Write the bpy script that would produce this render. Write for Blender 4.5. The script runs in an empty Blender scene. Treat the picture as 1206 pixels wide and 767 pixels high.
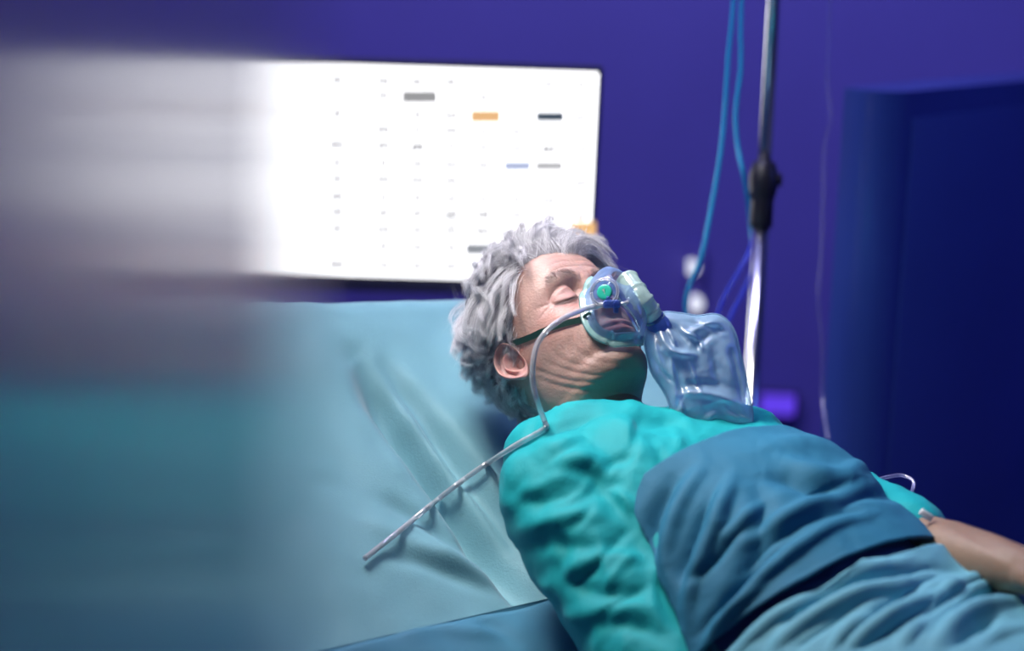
import bpy, bmesh, math, random
import numpy as np
from mathutils import Vector, Matrix, noise
from mathutils.bvhtree import BVHTree
random.seed(7)
RNG = np.random.default_rng(7)
SC = bpy.context.scene
COL = SC.collection
D2R = math.pi / 180

# ------------------------------------------------------------------ camera
FPX = 2850.0
PITCH, ROLL = 12 * D2R, 2.2 * D2R
CAM = np.array([0.0, 0.0, 1.65])
_f = np.array([0, math.cos(PITCH), -math.sin(PITCH)])
_r0 = np.array([1.0, 0, 0])
_u0 = np.array([0, math.sin(PITCH), math.cos(PITCH)])
CR = _r0 * math.cos(ROLL) + _u0 * math.sin(ROLL)
CU = -_r0 * math.sin(ROLL) + _u0 * math.cos(ROLL)
CB = -_f
cam_d = bpy.data.cameras.new('camera')
cam = bpy.data.objects.new('camera', cam_d)
COL.objects.link(cam)
cam.matrix_world = Matrix(((CR[0], CU[0], CB[0], CAM[0]), (CR[1], CU[1], CB[1], CAM[1]),
                           (CR[2], CU[2], CB[2], CAM[2]), (0, 0, 0, 1)))
cam_d.sensor_width = 36
cam_d.lens = FPX * 36 / 1206
cam_d.clip_start = 0.05
cam_d.dof.use_dof = True
cam_d.dof.focus_distance = 2.84
cam_d.dof.aperture_fstop = 1.7
SC.camera = cam

# ------------------------------------------------------------------ world, lights, exposure
w = bpy.data.worlds.new('world')
SC.world = w
w.use_nodes = True
w.node_tree.nodes['Background'].inputs[0].default_value = (0.05, 0.05, 0.12, 1)
w.node_tree.nodes['Background'].inputs[1].default_value = 0.3
SC.view_settings.view_transform = 'Standard'
SC.view_settings.look = 'None'
SC.view_settings.gamma = 1
SC.view_settings.exposure = 0.0


def area(name, loc, target, sx, sy, power, col):
    d = bpy.data.lights.new(name, 'AREA')
    d.shape = 'RECTANGLE'
    d.size, d.size_y = sx, sy
    d.energy = power
    d.color = col
    o = bpy.data.objects.new(name, d)
    COL.objects.link(o)
    o.location = loc
    o.rotation_euler = (Vector(target) - Vector(loc)).to_track_quat('-Z', 'Y').to_euler()
    return o


area('examination_light', (-0.34, 2.72, 2.02), (0.17, 2.78, 1.05), 0.42, 0.42, 7.0, (1.0, 0.94, 0.91)).data.spread = 1.35
area('ceiling_panel_light', (-0.2, 1.2, 2.66), (0.1, 1.9, 0), 1.0, 0.6, 3.0, (0.72, 0.88, 1.0))
area('violet_wall_light', (-0.35, 3.3, 2.6), (0.0, 4.6, 0.9), 1.6, 0.2, 33, (0.58, 0.56, 1.0))
area('blue_side_light', (2.2, 2.9, 1.9), (0.5, 2.9, 1.0), 0.5, 0.9, 6, (0.12, 0.2, 1.0))


# ------------------------------------------------------------------ helpers
def P(px, py, d):
    """world point seen at photo pixel px,py at optical depth d"""
    return CAM + d * (_f + CR * (px - 603) / FPX - CU * (py - 383.5) / FPX)


def proj(V):
    Q = V - CAM
    d = Q @ _f
    return np.stack([603 + FPX * (Q @ CR) / d, 383.5 - FPX * (Q @ CU) / d], 1), d


def ray(px, py):
    v = P(px, py, 1.0) - CAM
    return v / np.linalg.norm(v)


def tag(o, label=None, cat=None, group=None, kind=None):
    if label: o['label'] = label
    if cat: o['category'] = cat
    if group: o['group'] = group
    if kind: o['kind'] = kind
    return o


def empty(name, loc, label, cat, **k):
    o = bpy.data.objects.new(name, None)
    COL.objects.link(o)
    o.location = loc
    o.empty_display_size = 0.05
    return tag(o, label, cat, **k)


def link(name, me, mat=None, parent=None, smooth=True):
    o = bpy.data.objects.new(name, me)
    COL.objects.link(o)
    if mat is not None and hasattr(me, 'materials'):
        if not me.materials: me.materials.append(mat)
    if smooth and hasattr(me, 'polygons'):
        me.polygons.foreach_set('use_smooth', [True] * len(me.polygons))
    if parent is not None:
        o.parent = parent
        o.matrix_parent_inverse = Matrix.Translation(-Vector(parent.location))
    return o


def mesh(name, V, F):
    me = bpy.data.meshes.new(name)
    me.from_pydata([tuple(v) for v in V], [], [tuple(int(i) for i in f) for f in F])
    me.update()
    return me


def gridfaces(nr, nc, wrap=False, off=0):
    i = np.arange(nr - 1)[:, None]
    j = np.arange(nc if wrap else nc - 1)[None, :]
    a = i * nc + j
    b = i * nc + (j + 1) % nc
    c = (i + 1) * nc + (j + 1) % nc
    d = (i + 1) * nc + j
    return (np.stack([a, b, c, d], -1).reshape(-1, 4) + off)


def orient(me):
    bm = bmesh.new()
    bm.from_mesh(me)
    bmesh.ops.recalc_face_normals(bm, faces=bm.faces)
    bm.to_mesh(me)
    bm.free()
    return me


def catmull(pts, n):
    pts = np.asarray(pts, float)
    Q = np.vstack([2 * pts[0] - pts[1], pts, 2 * pts[-1] - pts[-2]])
    out = []
    for i in range(1, len(Q) - 2):
        for t in np.linspace(0, 1, n, endpoint=False):
            p0, p1, p2, p3 = Q[i - 1:i + 3]
            out.append(.5 * (2 * p1 + (p2 - p0) * t + (2 * p0 - 5 * p1 + 4 * p2 - p3) * t * t + (3 * p1 - p0 - 3 * p2 + p3) * t ** 3))
    out.append(pts[-1])
    return np.array(out)


def tube_geo(path, r, n=12, cap=True):
    path = np.asarray(path, float)
    m = len(path)
    r = np.broadcast_to(np.asarray(r, float), (m,))
    T = np.gradient(path, axis=0)
    T /= np.linalg.norm(T, axis=1)[:, None] + 1e-12
    ref = np.array([0, 0, 1.0]) if abs(T[0][2]) < .9 else np.array([1.0, 0, 0])
    N = np.cross(T[0], ref); N /= np.linalg.norm(N)
    V = []
    for k in range(m):
        N = N - T[k] * (N @ T[k]); N /= np.linalg.norm(N)
        B = np.cross(T[k], N)
        a = np.linspace(0, 2 * math.pi, n, endpoint=False)
        V.append(path[k] + r[k] * (np.cos(a)[:, None] * N + np.sin(a)[:, None] * B))
    V = np.vstack(V)
    F = [tuple(f) for f in gridfaces(m, n, True)]
    if cap:
        F.append(tuple(range(n - 1, -1, -1)))
        F.append(tuple(range((m - 1) * n, m * n)))
    return V, F


def tube(name, path, r, mat, parent=None, n=12):
    V, F = tube_geo(path, r, n)
    return link(name, orient(mesh(name, V, F)), mat, parent)


def join(geos):
    Vs, Fs, o = [], [], 0
    for V, F in geos:
        V = np.asarray(V, float)
        Vs.append(V)
        Fs += [tuple(int(i) + o for i in f) for f in F]
        o += len(V)
    return np.vstack(Vs), Fs


def box_geo(c, ax, ay, az, sx, sy, sz):
    c = np.asarray(c, float); ax, ay, az = [np.asarray(v, float) for v in (ax, ay, az)]
    V = [c + ax * sx * i / 2 + ay * sy * j / 2 + az * sz * k / 2 for i in (-1, 1) for j in (-1, 1) for k in (-1, 1)]
    return np.array(V), [(0, 1, 3, 2), (4, 6, 7, 5), (0, 4, 5, 1), (2, 3, 7, 6), (0, 2, 6, 4), (1, 5, 7, 3)]


def bevel_mesh(me, wd, seg=3):
    bm = bmesh.new()
    bm.from_mesh(me)
    bmesh.ops.recalc_face_normals(bm, faces=bm.faces)
    bmesh.ops.bevel(bm, geom=list(bm.edges), offset=wd, segments=seg, affect='EDGES', profile=.5)
    bm.to_mesh(me)
    bm.free()
    return me


def box(name, c, s, mat, parent=None, bev=0.0, axes=None):
    ax = axes or ((1, 0, 0), (0, 1, 0), (0, 0, 1))
    V, F = box_geo(c, *ax, *s)
    me = orient(mesh(name, V, F))
    if bev: bevel_mesh(me, bev)
    o = link(name, me, mat, parent, smooth=False)
    if bev: me.polygons.foreach_set('use_smooth', [True] * len(me.polygons))
    if bev: me.set_sharp_from_angle(angle=0.6)
    return o


def vnormals(V, F):
    me = mesh('tmp', V, F)
    n = np.empty(len(V) * 3)
    me.vertex_normals.foreach_get('vector', n)
    bpy.data.meshes.remove(me)
    return n.reshape(-1, 3)


def stroke_field(px, strokes):
    """sum of ridge/groove profiles drawn as polylines: (points, sigma, height, [taper])"""
    H = np.zeros(len(px))
    for st in strokes:
        pts = catmull(st[0], 5) if len(st[0]) > 2 else np.array(st[0], float)
        sg, h = st[1], st[2]
        m = (px[:, 0] > pts[:, 0].min() - 4 * sg) & (px[:, 0] < pts[:, 0].max() + 4 * sg) & \
            (px[:, 1] > pts[:, 1].min() - 4 * sg) & (px[:, 1] < pts[:, 1].max() + 4 * sg)
        if not m.any(): continue
        q = px[m]
        L = np.concatenate([[0], np.cumsum(np.linalg.norm(np.diff(pts, axis=0), axis=1))])
        best = np.full(len(q), 1e9); tt = np.zeros(len(q))
        for i in range(len(pts) - 1):
            a, b = pts[i], pts[i + 1]
            ab = b - a
            t = np.clip(((q - a) @ ab) / (ab @ ab + 1e-9), 0, 1)
            d = np.linalg.norm(q - a - t[:, None] * ab, axis=1)
            k = d < best
            best[k] = d[k]; tt[k] = (L[i] + t[k] * np.linalg.norm(ab)) / L[-1]
        tp = np.sin(np.pi * np.clip(tt * .94 + .03, 0, 1)) ** .85
        H[m] += h * np.exp(-.5 * (best / sg) ** 2) * tp
    return H


def fbm(V, scale, octv=3, seed=0):
    out = np.empty(len(V))
    for i, v in enumerate(V):
        out[i] = noise.fractal(Vector((v[0] * scale + seed, v[1] * scale, v[2] * scale)), 0.6, 2.1, octv)
    return out


def remesh(geos, voxel, smooth=12):
    V, F = join(geos)
    me = orient(mesh('tmp_r', V, F))
    o = bpy.data.objects.new('tmp_r', me)
    COL.objects.link(o)
    m = o.modifiers.new('r', 'REMESH'); m.mode = 'VOXEL'; m.voxel_size = voxel
    s = o.modifiers.new('s', 'SMOOTH'); s.factor = .5; s.iterations = smooth
    dg = bpy.context.evaluated_depsgraph_get()
    e = o.evaluated_get(dg)
    m2 = e.to_mesh()
    n = len(m2.vertices)
    co = np.empty(n * 3); m2.vertices.foreach_get('co', co)
    nor = np.empty(n * 3); m2.vertex_normals.foreach_get('vector', nor)
    fs = [tuple(p.vertices) for p in m2.polygons]
    e.to_mesh_clear()
    bpy.data.objects.remove(o); bpy.data.meshes.remove(me)
    return co.reshape(-1, 3), nor.reshape(-1, 3), fs


def capsule(a, b, ra, rb, n=20, flat=None):
    a, b = np.asarray(a, float), np.asarray(b, float)
    L = np.linalg.norm(b - a)
    d = (b - a) / L
    ts, rs = [], []
    for k in range(6):
        u = k / 6 * math.pi / 2
        ts.append(-ra * math.cos(u)); rs.append(max(ra * math.sin(u), 1e-4))
    for k in range(9):
        u = k / 8
        ts.append(u * L); rs.append(ra + (rb - ra) * u)
    for k in range(1, 7):
        u = k / 6 * math.pi / 2
        ts.append(L + rb * math.sin(u)); rs.append(max(rb * math.cos(u), 1e-4))
    path = a + np.array(ts)[:, None] * d
    return tube_geo(path, rs, n)


def ellipsoid(c, ax, r, n=20):
    ax = np.array(ax)
    th = np.linspace(0, math.pi, n)
    ph = np.linspace(0, 2 * math.pi, 2 * n, endpoint=False)
    V = np.array([[math.sin(t) * math.cos(p) * r[0], math.sin(t) * math.sin(p) * r[1], math.cos(t) * r[2]] for t in np.clip(th, .01, math.pi - .01) for p in ph])
    F = [tuple(f) for f in gridfaces(n, 2 * n, True)]
    F.append(tuple(range(2 * n))); F.append(tuple(range((n - 1) * 2 * n, n * 2 * n))[::-1])
    return V @ ax + np.asarray(c), F


# ------------------------------------------------------------------ materials
def mat(name, col, rough=.5, metal=0, spec=.5, noise_amt=0, nscale=20, bump=0, bscale=200, coat=0, sheen=0, emit=None, estr=0, sss=0, trans=0, vcol=None, stretch=None):
    m = bpy.data.materials.new(name)
    m.use_nodes = True
    nt = m.node_tree
    b = nt.nodes['Principled BSDF']
    b.inputs['Base Color'].default_value = (*col, 1)
    b.inputs['Roughness'].default_value = rough
    b.inputs['Metallic'].default_value = metal
    b.inputs['Specular IOR Level'].default_value = spec
    b.inputs['Coat Weight'].default_value = coat
    b.inputs['Sheen Weight'].default_value = sheen
    b.inputs['Transmission Weight'].default_value = trans
    if sss:
        b.inputs['Subsurface Weight'].default_value = sss
        b.inputs['Subsurface Radius'].default_value = (1, .35, .2)
        b.inputs['Subsurface Scale'].default_value = .006
    if emit:
        b.inputs['Emission Color'].default_value = (*emit, 1)
        b.inputs['Emission Strength'].default_value = estr
    tc = nt.nodes.new('ShaderNodeTexCoord')
    src = tc.outputs['Object']
    if stretch:
        mp = nt.nodes.new('ShaderNodeMapping'); mp.inputs['Scale'].default_value = stretch
        nt.links.new(src, mp.inputs[0]); src = mp.outputs[0]
    if vcol:
        a = nt.nodes.new('ShaderNodeAttribute'); a.attribute_name = vcol
        csrc = a.outputs['Color']
        nt.links.new(csrc, b.inputs['Base Color'])
    else:
        csrc = None
    if noise_amt:
        n = nt.nodes.new('ShaderNodeTexNoise'); n.inputs['Scale'].default_value = nscale; n.inputs['Detail'].default_value = 6
        nt.links.new(src, n.inputs['Vector'])
        mr = nt.nodes.new('ShaderNodeMapRange')
        mr.inputs['From Min'].default_value = .3; mr.inputs['From Max'].default_value = .7
        mr.inputs['To Min'].default_value = 1 - noise_amt; mr.inputs['To Max'].default_value = 1 + noise_amt
        nt.links.new(n.outputs['Fac'], mr.inputs['Value'])
        mx = nt.nodes.new('ShaderNodeVectorMath'); mx.operation = 'SCALE'
        if csrc: nt.links.new(csrc, mx.inputs[0])
        else: mx.inputs[0].default_value = col
        nt.links.new(mr.outputs[0], mx.inputs['Scale'])
        nt.links.new(mx.outputs[0], b.inputs['Base Color'])
    if bump:
        n = nt.nodes.new('ShaderNodeTexNoise'); n.inputs['Scale'].default_value = bscale; n.inputs['Detail'].default_value = 4
        nt.links.new(src, n.inputs['Vector'])
        bp = nt.nodes.new('ShaderNodeBump'); bp.inputs['Strength'].default_value = bump; bp.inputs['Distance'].default_value = .002
        nt.links.new(n.outputs['Fac'], bp.inputs['Height'])
        nt.links.new(bp.outputs[0], b.inputs['Normal'])
    return m


def film(name, col, tint, opacity, gloss=.35, rough=.15, edge=.5, bump=0):
    """clear or milky plastic skin: see-through tint, some diffuse body, glossy surface, denser at grazing view"""
    m = bpy.data.materials.new(name)
    m.use_nodes = True
    nt = m.node_tree
    nt.nodes.clear()
    N = nt.nodes.new
    out = N('ShaderNodeOutputMaterial')
    tr = N('ShaderNodeBsdfTransparent'); tr.inputs[0].default_value = (*tint, 1)
    df = N('ShaderNodeBsdfDiffuse'); df.inputs[0].default_value = (*col, 1)
    tl = N('ShaderNodeBsdfTranslucent'); tl.inputs[0].default_value = (*col, 1)
    gl = N('ShaderNodeBsdfGlossy'); gl.inputs['Roughness'].default_value = rough
    lw = N('ShaderNodeLayerWeight'); lw.inputs['Blend'].default_value = .35
    mr = N('ShaderNodeMapRange'); mr.inputs['To Min'].default_value = opacity; mr.inputs['To Max'].default_value = min(1, opacity + edge)
    nt.links.new(lw.outputs['Facing'], mr.inputs['Value'])
    m1 = N('ShaderNodeMixShader'); m1.inputs[0].default_value = .4
    nt.links.new(df.outputs[0], m1.inputs[1]); nt.links.new(tl.outputs[0], m1.inputs[2])
    m2 = N('ShaderNodeMixShader')
    nt.links.new(mr.outputs[0], m2.inputs[0]); nt.links.new(tr.outputs[0], m2.inputs[1]); nt.links.new(m1.outputs[0], m2.inputs[2])
    fr = N('ShaderNodeMapRange'); fr.inputs['To Min'].default_value = gloss * .15; fr.inputs['To Max'].default_value = gloss
    nt.links.new(lw.outputs['Fresnel'], fr.inputs['Value'])
    m3 = N('ShaderNodeMixShader')
    nt.links.new(fr.outputs[0], m3.inputs[0]); nt.links.new(m2.outputs[0], m3.inputs[1]); nt.links.new(gl.outputs[0], m3.inputs[2])
    if bump:
        tc = N('ShaderNodeTexCoord'); n = N('ShaderNodeTexNoise'); n.inputs['Scale'].default_value = 22; n.inputs['Detail'].default_value = 5
        n.inputs['Distortion'].default_value = 1.2
        nt.links.new(tc.outputs['Object'], n.inputs['Vector'])
        bp = N('ShaderNodeBump'); bp.inputs['Strength'].default_value = bump; bp.inputs['Distance'].default_value = .01
        nt.links.new(n.outputs['Fac'], bp.inputs['Height'])
        for s in (gl, df): nt.links.new(bp.outputs[0], s.inputs['Normal'])
    nt.links.new(m3.outputs[0], out.inputs[0])
    return m


def emis(name, col, s):
    m = bpy.data.materials.new(name)
    m.use_nodes = True
    nt = m.node_tree; nt.nodes.clear()
    e = nt.nodes.new('ShaderNodeEmission'); e.inputs[0].default_value = (*col, 1); e.inputs[1].default_value = s
    o = nt.nodes.new('ShaderNodeOutputMaterial'); nt.links.new(e.outputs[0], o.inputs[0])
    return m


M_wall = mat('wall_paint', (.15, .125, .52), .55, noise_amt=.06, nscale=3, bump=.1, bscale=120)
M_floor = mat('floor_vinyl', (.10, .11, .18), .35, noise_amt=.1, nscale=8)
M_ceil = mat('ceiling_paint', (.35, .36, .5), .8, bump=.1)
M_panel = mat('panel_satin_metal', (.95, .80, .76), .42, metal=1.0, noise_amt=.03, nscale=6, coat=.8)
M_panel.node_tree.nodes['Principled BSDF'].inputs['Coat Roughness'].default_value = .17
M_bed = mat('mattress_cover', (.16, .38, .44), .62, noise_amt=.05, nscale=6, bump=.25, bscale=350, sheen=.2)
M_bsheet = mat('bed_sheet', (.06, .24, .36), .7, noise_amt=.05, nscale=10, bump=.2, bscale=400)
M_gown = mat('gown_fabric', (.0, .34, .36), .65, spec=.3, noise_amt=.06, nscale=14, bump=.3, bscale=500, sheen=.03)
M_sheet = mat('drape_fabric', (.010, .155, .26), .75, noise_amt=.08, nscale=12, bump=.35, bscale=450)
M_blank = mat('blanket_fabric', (.13, .40, .50), .75, noise_amt=.06, nscale=12, bump=.35, bscale=450)
M_skin = mat('skin', (.6, .4, .33), .5, noise_amt=.07, nscale=90, bump=.35, bscale=330, sss=.25, vcol='tone')
M_chrome = mat('chrome', (.75, .75, .78), .16, metal=1)
M_black = mat('black_plastic', (.012, .012, .016), .4)
M_metal = mat('grey_metal', (.3, .32, .36), .4, metal=.6)
M_cab = mat('navy_lacquer', (.035, .08, .34), .32, coat=.4, noise_amt=.1, nscale=3)
M_white = mat('white_plastic', (.8, .8, .8), .35)
M_green = mat('green_elastic', (.0, .05, .035), .7, bump=.3, bscale=900, stretch=(1, 1, 4))
M_rim = film('mask_rim_vinyl', (.42, .72, .70), (.85, .95, .95), .62, .45, .25, .3)
M_dome = film('mask_clear_vinyl', (.32, .50, .88), (.84, .91, 1.0), .22, .5, .12, .5)
M_bag = film('bag_clear_vinyl', (.42, .66, .86), (.80, .92, 1.0), .42, .5, .3, .4, bump=.12)
M_conn = film('connector_milky_plastic', (.62, .85, .74), (.85, .97, .95), .52, .5, .15, .35)
M_valve = mat('green_valve_plastic', (.02, .42, .30), .3, coat=.4)
M_bconn = film('blue_connector_plastic', (.10, .20, .65), (.5, .6, 1), .42, .6, .12, .4)
M_clear = film('clear_tubing', (.9, .92, .96), (.93, .93, .97), .38, .9, .08, .55)
M_btube = film('blue_tubing', (.06, .62, .9), (.4, .8, 1.0), .65, .5, .2, .3)
M_dtube = film('deep_blue_tubing', (.03, .10, .95), (.4, .5, 1.0), .7, .5, .2, .3)
M_faint = film('faint_tubing', (.40, .40, .75), (.9, .9, 1.0), .15, .5, .2, .3)

# ------------------------------------------------------------------ room
WY = 4.65


def setting(name, c, s, m, **k):
    o = box(name, c, s, m, **k)
    o['kind'] = 'structure'
    return o


setting('floor', (0.3, 2.0, -.05), (5.2, 6.4, .1), M_floor)
setting('ceiling', (0.3, 2.0, 2.75), (5.2, 6.4, .1), M_ceil)
setting('wall_back', (0.3, WY + .05, 1.35), (5.2, .1, 2.8), M_wall)
setting('wall_front', (0.3, -1.15, 1.35), (5.2, .1, 2.8), M_wall)
setting('wall_left', (-2.25, 1.75, 1.35), (.1, 5.9, 2.8), M_wall)
setting('wall_right', (2.85, 1.75, 1.35), (.1, 5.9, 2.8), M_wall)
setting('baseboard_back', (0.3, WY - .012, .06), (5.0, .02, .12), M_black)

# reflecting panel added near the camera at left, shaped to stretch the monitor's reflection
dd_ = np.linspace(.05, .50, 30)                       # distance along the panel; it bows by about one degree
m0, m1 = (355 - 603) / FPX, (475 - 603) / FPX
sl = m0 + (m1 - m0) * (dd_ - dd_[0]) / (dd_[-1] - dd_[0])
x_far = .50 * (375 - 603) / FPX
xs_ = x_far - np.cumsum(((sl[1:] + sl[:-1]) / 2 * np.diff(dd_))[::-1])[::-1]
xs_ = np.append(xs_, x_far)
fr_, bk_ = np.stack([xs_, dd_], 1), np.stack([xs_ - .04, dd_], 1)
V = []
for z_ in (.01, 2.08):
    V += [(p[0], p[1], z_) for p in fr_] + [(p[0], p[1], z_) for p in bk_[::-1]]
n_ = len(V) // 2
F = [tuple(range(n_))[::-1], tuple(range(n_, 2 * n_))] + [(i, (i + 1) % n_, n_ + (i + 1) % n_, n_ + i) for i in range(n_)]
dme = orient(mesh('reflecting_panel_1', V, F))
reflecting_panel = link('reflecting_panel_1', dme, M_panel)
dme.set_sharp_from_angle(angle=.5)
reflecting_panel['kind'] = 'structure'

# ------------------------------------------------------------------ patient frames
PSI, BETA = 50 * D2R, 36 * D2R
fv = np.array([math.cos(PSI), -math.sin(PSI), 0])
LB = np.array([math.sin(PSI), math.cos(PSI), 0])
RB = -LB
UB = -fv * math.cos(BETA) + np.array([0, 0, math.sin(BETA)])
FB = np.cross(UB, RB)
S0 = P(757, 548, 2.83)


def BP(a, b, c):
    """patient's right, up along the spine, out of the chest, in metres from between the shoulders"""
    return S0 + a * RB + b * UB + c * FB


# head axes (columns right, forward, up) in camera space
HR = np.array([[-.789, .416, -.451], [-.043, .696, .717], [.612, .585, -.531]])
CM = np.stack([CR, CU, CB], 1)
HW = CM @ HR
H0 = P(693.5, 340.7, 2.84)


def hw(p):
    """head millimetres to world metres"""
    return H0 + (np.asarray(p, float) / 1000) @ HW.T


# ------------------------------------------------------------------ head
rings = [  # F(y,z)  S(x,y,z)  B(y,z) exponent
    ((-86, 117.5), (3, -88, 117.5), (-91, 117.5), 2),
    ((-62, 114), (28, -90, 114), (-118, 113), 2),
    ((-38, 105), (50, -92, 103), (-145, 101), 2.1),
    ((-18, 90), (63, -94, 86), (-166, 82), 2.2),
    ((-5, 72), (70, -95, 66), (-179, 58), 2.3),
    ((3, 52), (73, -95, 45), (-186, 34), 2.4),
    ((6, 34), (75, -95, 26), (-188, 12), 2.4),
    ((7, 18), (75, -94, 8), (-187, -8), 2.4),
    ((2, 2), (74, -92, -8), (-183, -26), 2.35),
    ((1, -14), (72, -90, -22), (-176, -42), 2.3),
    ((1, -32), (70, -88, -36), (-166, -56), 2.25),
    ((3, -48), (67, -87, -50), (-156, -68), 2.2),
    ((6, -62), (64, -86, -62), (-148, -80), 2.1),
    ((5, -76), (62, -85, -74), (-143, -90), 2.05),
    ((1, -88), (60, -85, -84), (-140, -98), 2.0),
    ((4, -100), (58, -85, -92), (-139, -105), 1.95),
    ((1, -111), (56, -86, -99), (-138, -111), 1.9),
    ((-10, -118), (55, -87, -105), (-138, -117), 1.95),
    ((-28, -121), (54, -89, -111), (-138, -123), 2.0),
    ((-46, -125), (54, -92, -118), (-138, -130), 2.0),
    ((-56, -135), (55, -95, -128), (-139, -140), 2.0),
    ((-60, -155), (58, -98, -148), (-142, -158), 2.0),
    ((-58, -185), (66, -100, -180), (-146, -185), 2.0),
    ((-50, -215), (85, -100, -215), (-150, -210), 2.0),
]
RG = np.array([[r[0][0], r[0][1], r[1][0], r[1][1], r[1][2], r[2][0], r[2][1], r[3]] for r in rings], float)
RD = catmull(RG, 13)
NT = 420
u = np.linspace(0, 1, NT, endpoint=False)
ang = 2 * np.pi * u - .62 * np.sin(2 * np.pi * u) + 0.0   # columns denser on the face
ang = ang
HV = []
for r in RD:
    c, s = np.cos(ang), np.sin(ang)
    e = 2 / r[7]
    ac, as_ = np.abs(c) ** e, np.abs(s) ** e
    x = np.sign(s) * r[2] * as_
    front = c > 0
    y = np.where(front, r[3] + (r[0] - r[3]) * ac, r[3] + (r[5] - r[3]) * ac)
    wz = c * c
    z = np.where(front, r[4] + (r[1] - r[4]) * wz, r[4] + (r[6] - r[4]) * wz)
    HV.append(np.stack([x, y, z], 1))
HV = np.array(HV)
nR = len(RD)
HVf = HV.reshape(-1, 3)


def g(x, z, cx, cz, sx, sz):
    return np.exp(-.5 * ((x - cx) / sx) ** 2 - .5 * ((z - cz) / sz) ** 2)


X, Y, Z = HVf[:, 0].copy(), HVf[:, 1].copy(), HVf[:, 2].copy()
fw = np.clip((Y + 75) / 35, 0, 1)
AX = np.abs(X)
dy = np.zeros(len(X))
dy += 3.0 * g(AX, Z, 28, 19, 18, 6)            # brow ridge
dy -= 8.5 * g(AX, Z, 30, 1, 16, 11)            # sockets
dy -= 3.0 * g(AX, Z, 17, 4, 5, 8)
ballr = np.sqrt(np.clip(1 - ((AX - 31.5) / 15.5) ** 2 - ((Z + 1) / 12.5) ** 2, 0, 1))
dy += 7.5 * ballr ** 1.2
dy += 4.0 * g(AX, Z, 44, -30, 15, 13)          # cheek
dy += 2.5 * g(AX, Z, 34, -48, 12, 12)
dy -= 3.0 * g(AX, Z, 60, 25, 14, 16)           # temple
# nose
nz = np.interp(Z, [-56, -50, -46, -40, -34, -22, -10, 0, 10, 20], [0, 1.5, 11, 23, 23, 17, 11.5, 7.5, 4, 0])
nw = np.interp(Z, [-50, -40, -30, -10, 0, 12], [8.5, 9, 7.5, 5.5, 5.5, 8])
dy += nz * np.exp(-np.abs(X / (nw * 1.25)) ** 2.3)
dy += 9 * g(AX, Z, 13.5, -42, 4.6, 4.8)
dy -= 2.5 * g(AX, Z, 19.5, -42, 2.2, 6)
# mouth
dy += 4.5 * g(X, Z, 0, -66, 22, 12)
dy += 3.2 * g(X, Z, 0, -62.5, 15, 3.2) + 4.0 * g(X, Z, 0, -74.5, 14, 3.8)
dy -= 2.0 * g(X, Z, 0, -54, 3, 5)
dy -= 3.5 * g(X, Z, 0, -84, 15, 4)
dy += 3.0 * g(X, Z, 0, -102, 13, 8)
XZ = np.stack([AX, Z], 1)
face_strokes = [
    ([(0, -68), (12, -67), (21, -66.2), (28, -64.8)], 1.1, -2.6),
    ([(17, -6), (25, -9.5), (33, -10.5), (41, -8.5), (47, -5)], .9, -2.2),       # lash line, eye closed
    ([(16, 3), (23, 8), (32, 9.5), (41, 7), (48, 1)], 1.2, -1.8),              # upper lid fold
    ([(18, -12), (26, -18), (35, -19.5), (45, -15)], 1.8, -1.6),               # bag under the eye
    ([(20, -15), (28, -23), (38, -25), (50, -20)], 1.6, -.9),
    ([(47, -5), (54, -7), (62, -12)], 1.0, -1.1), ([(47, -3), (55, -1), (63, 2)], 1.0, -.9), ([(46, -8), (53, -14), (60, -21)], 1.0, -.8),
    ([(17, -36), (23, -46), (29, -58), (32, -70)], 2.0, -2.6),                 # nasolabial
    ([(30, -70), (34, -80), (35, -92)], 2.4, -1.2),
    ([(39, -52), (43, -66), (43, -82)], 2.2, -1.0),
    ([(0, 32), (15, 34), (32, 33), (46, 27)], 1.4, -.8), ([(0, 42), (18, 44), (36, 42)], 1.4, -.7), ([(0, 52), (18, 53), (34, 51)], 1.4, -.5),
    ([(6, 6), (7, 14), (6, 22)], 1.1, -1.1),
]
dy += stroke_field(XZ, face_strokes)
HVf[:, 1] += dy * fw
# neck folds and jowl
jaw = np.clip((-88 - Z) / 12, 0, 1)
sidew = np.clip((AX - 10) / 30, 0, 1) * np.clip((Y + 120) / 25, 0, 1)
headN = vnormals(hw(HVf), gridfaces(nR, NT, True))
if (headN * (hw(HVf) - hw([0, -90, 0]))).sum() < 0: headN = -headN
HWv = hw(HVf)
pxh, _ = proj(HWv)
vis = (headN @ CB) > -.05
neck_strokes = [  # drawn over the throat where the photograph shows the creases
    ([(624, 432), (646, 441), (676, 449), (716, 452)], 1.7, -.0026),
    ([(640, 424), (668, 436), (700, 442), (735, 443)], 1.5, -.0016),
    ([(634, 446), (660, 455), (700, 461), (755, 462)], 1.9, -.0028),
    ([(650, 416), (672, 427), (700, 432)], 1.6, -.0010),
    ([(668, 404), (690, 419), (716, 428), (750, 428)], 3.2, -.0020),
    ([(640, 439), (672, 448), (710, 455)], 2.6, .0010),
    ([(640, 380), (634, 400), (640, 420)], 2.6, -.0008),
    ([(674, 392), (669, 408), (676, 422)], 3, -.0012),
    ([(655, 398), (652, 412), (660, 424)], 2, -.0007),
]
nh = .42 * stroke_field(pxh, neck_strokes) * vis
HWv = HWv + headN * nh[:, None]
HWv += headN * (fbm(HVf * .012, 1.0, 3, 3)[:, None] * .0006)

# skin tone, with crease shade put into it
col = np.tile(np.array([.42, .265, .225]), (len(X), 1))


def tint(mask, c):
    global col
    col = col * (1 - mask[:, None]) + np.array(c) * mask[:, None]


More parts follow.
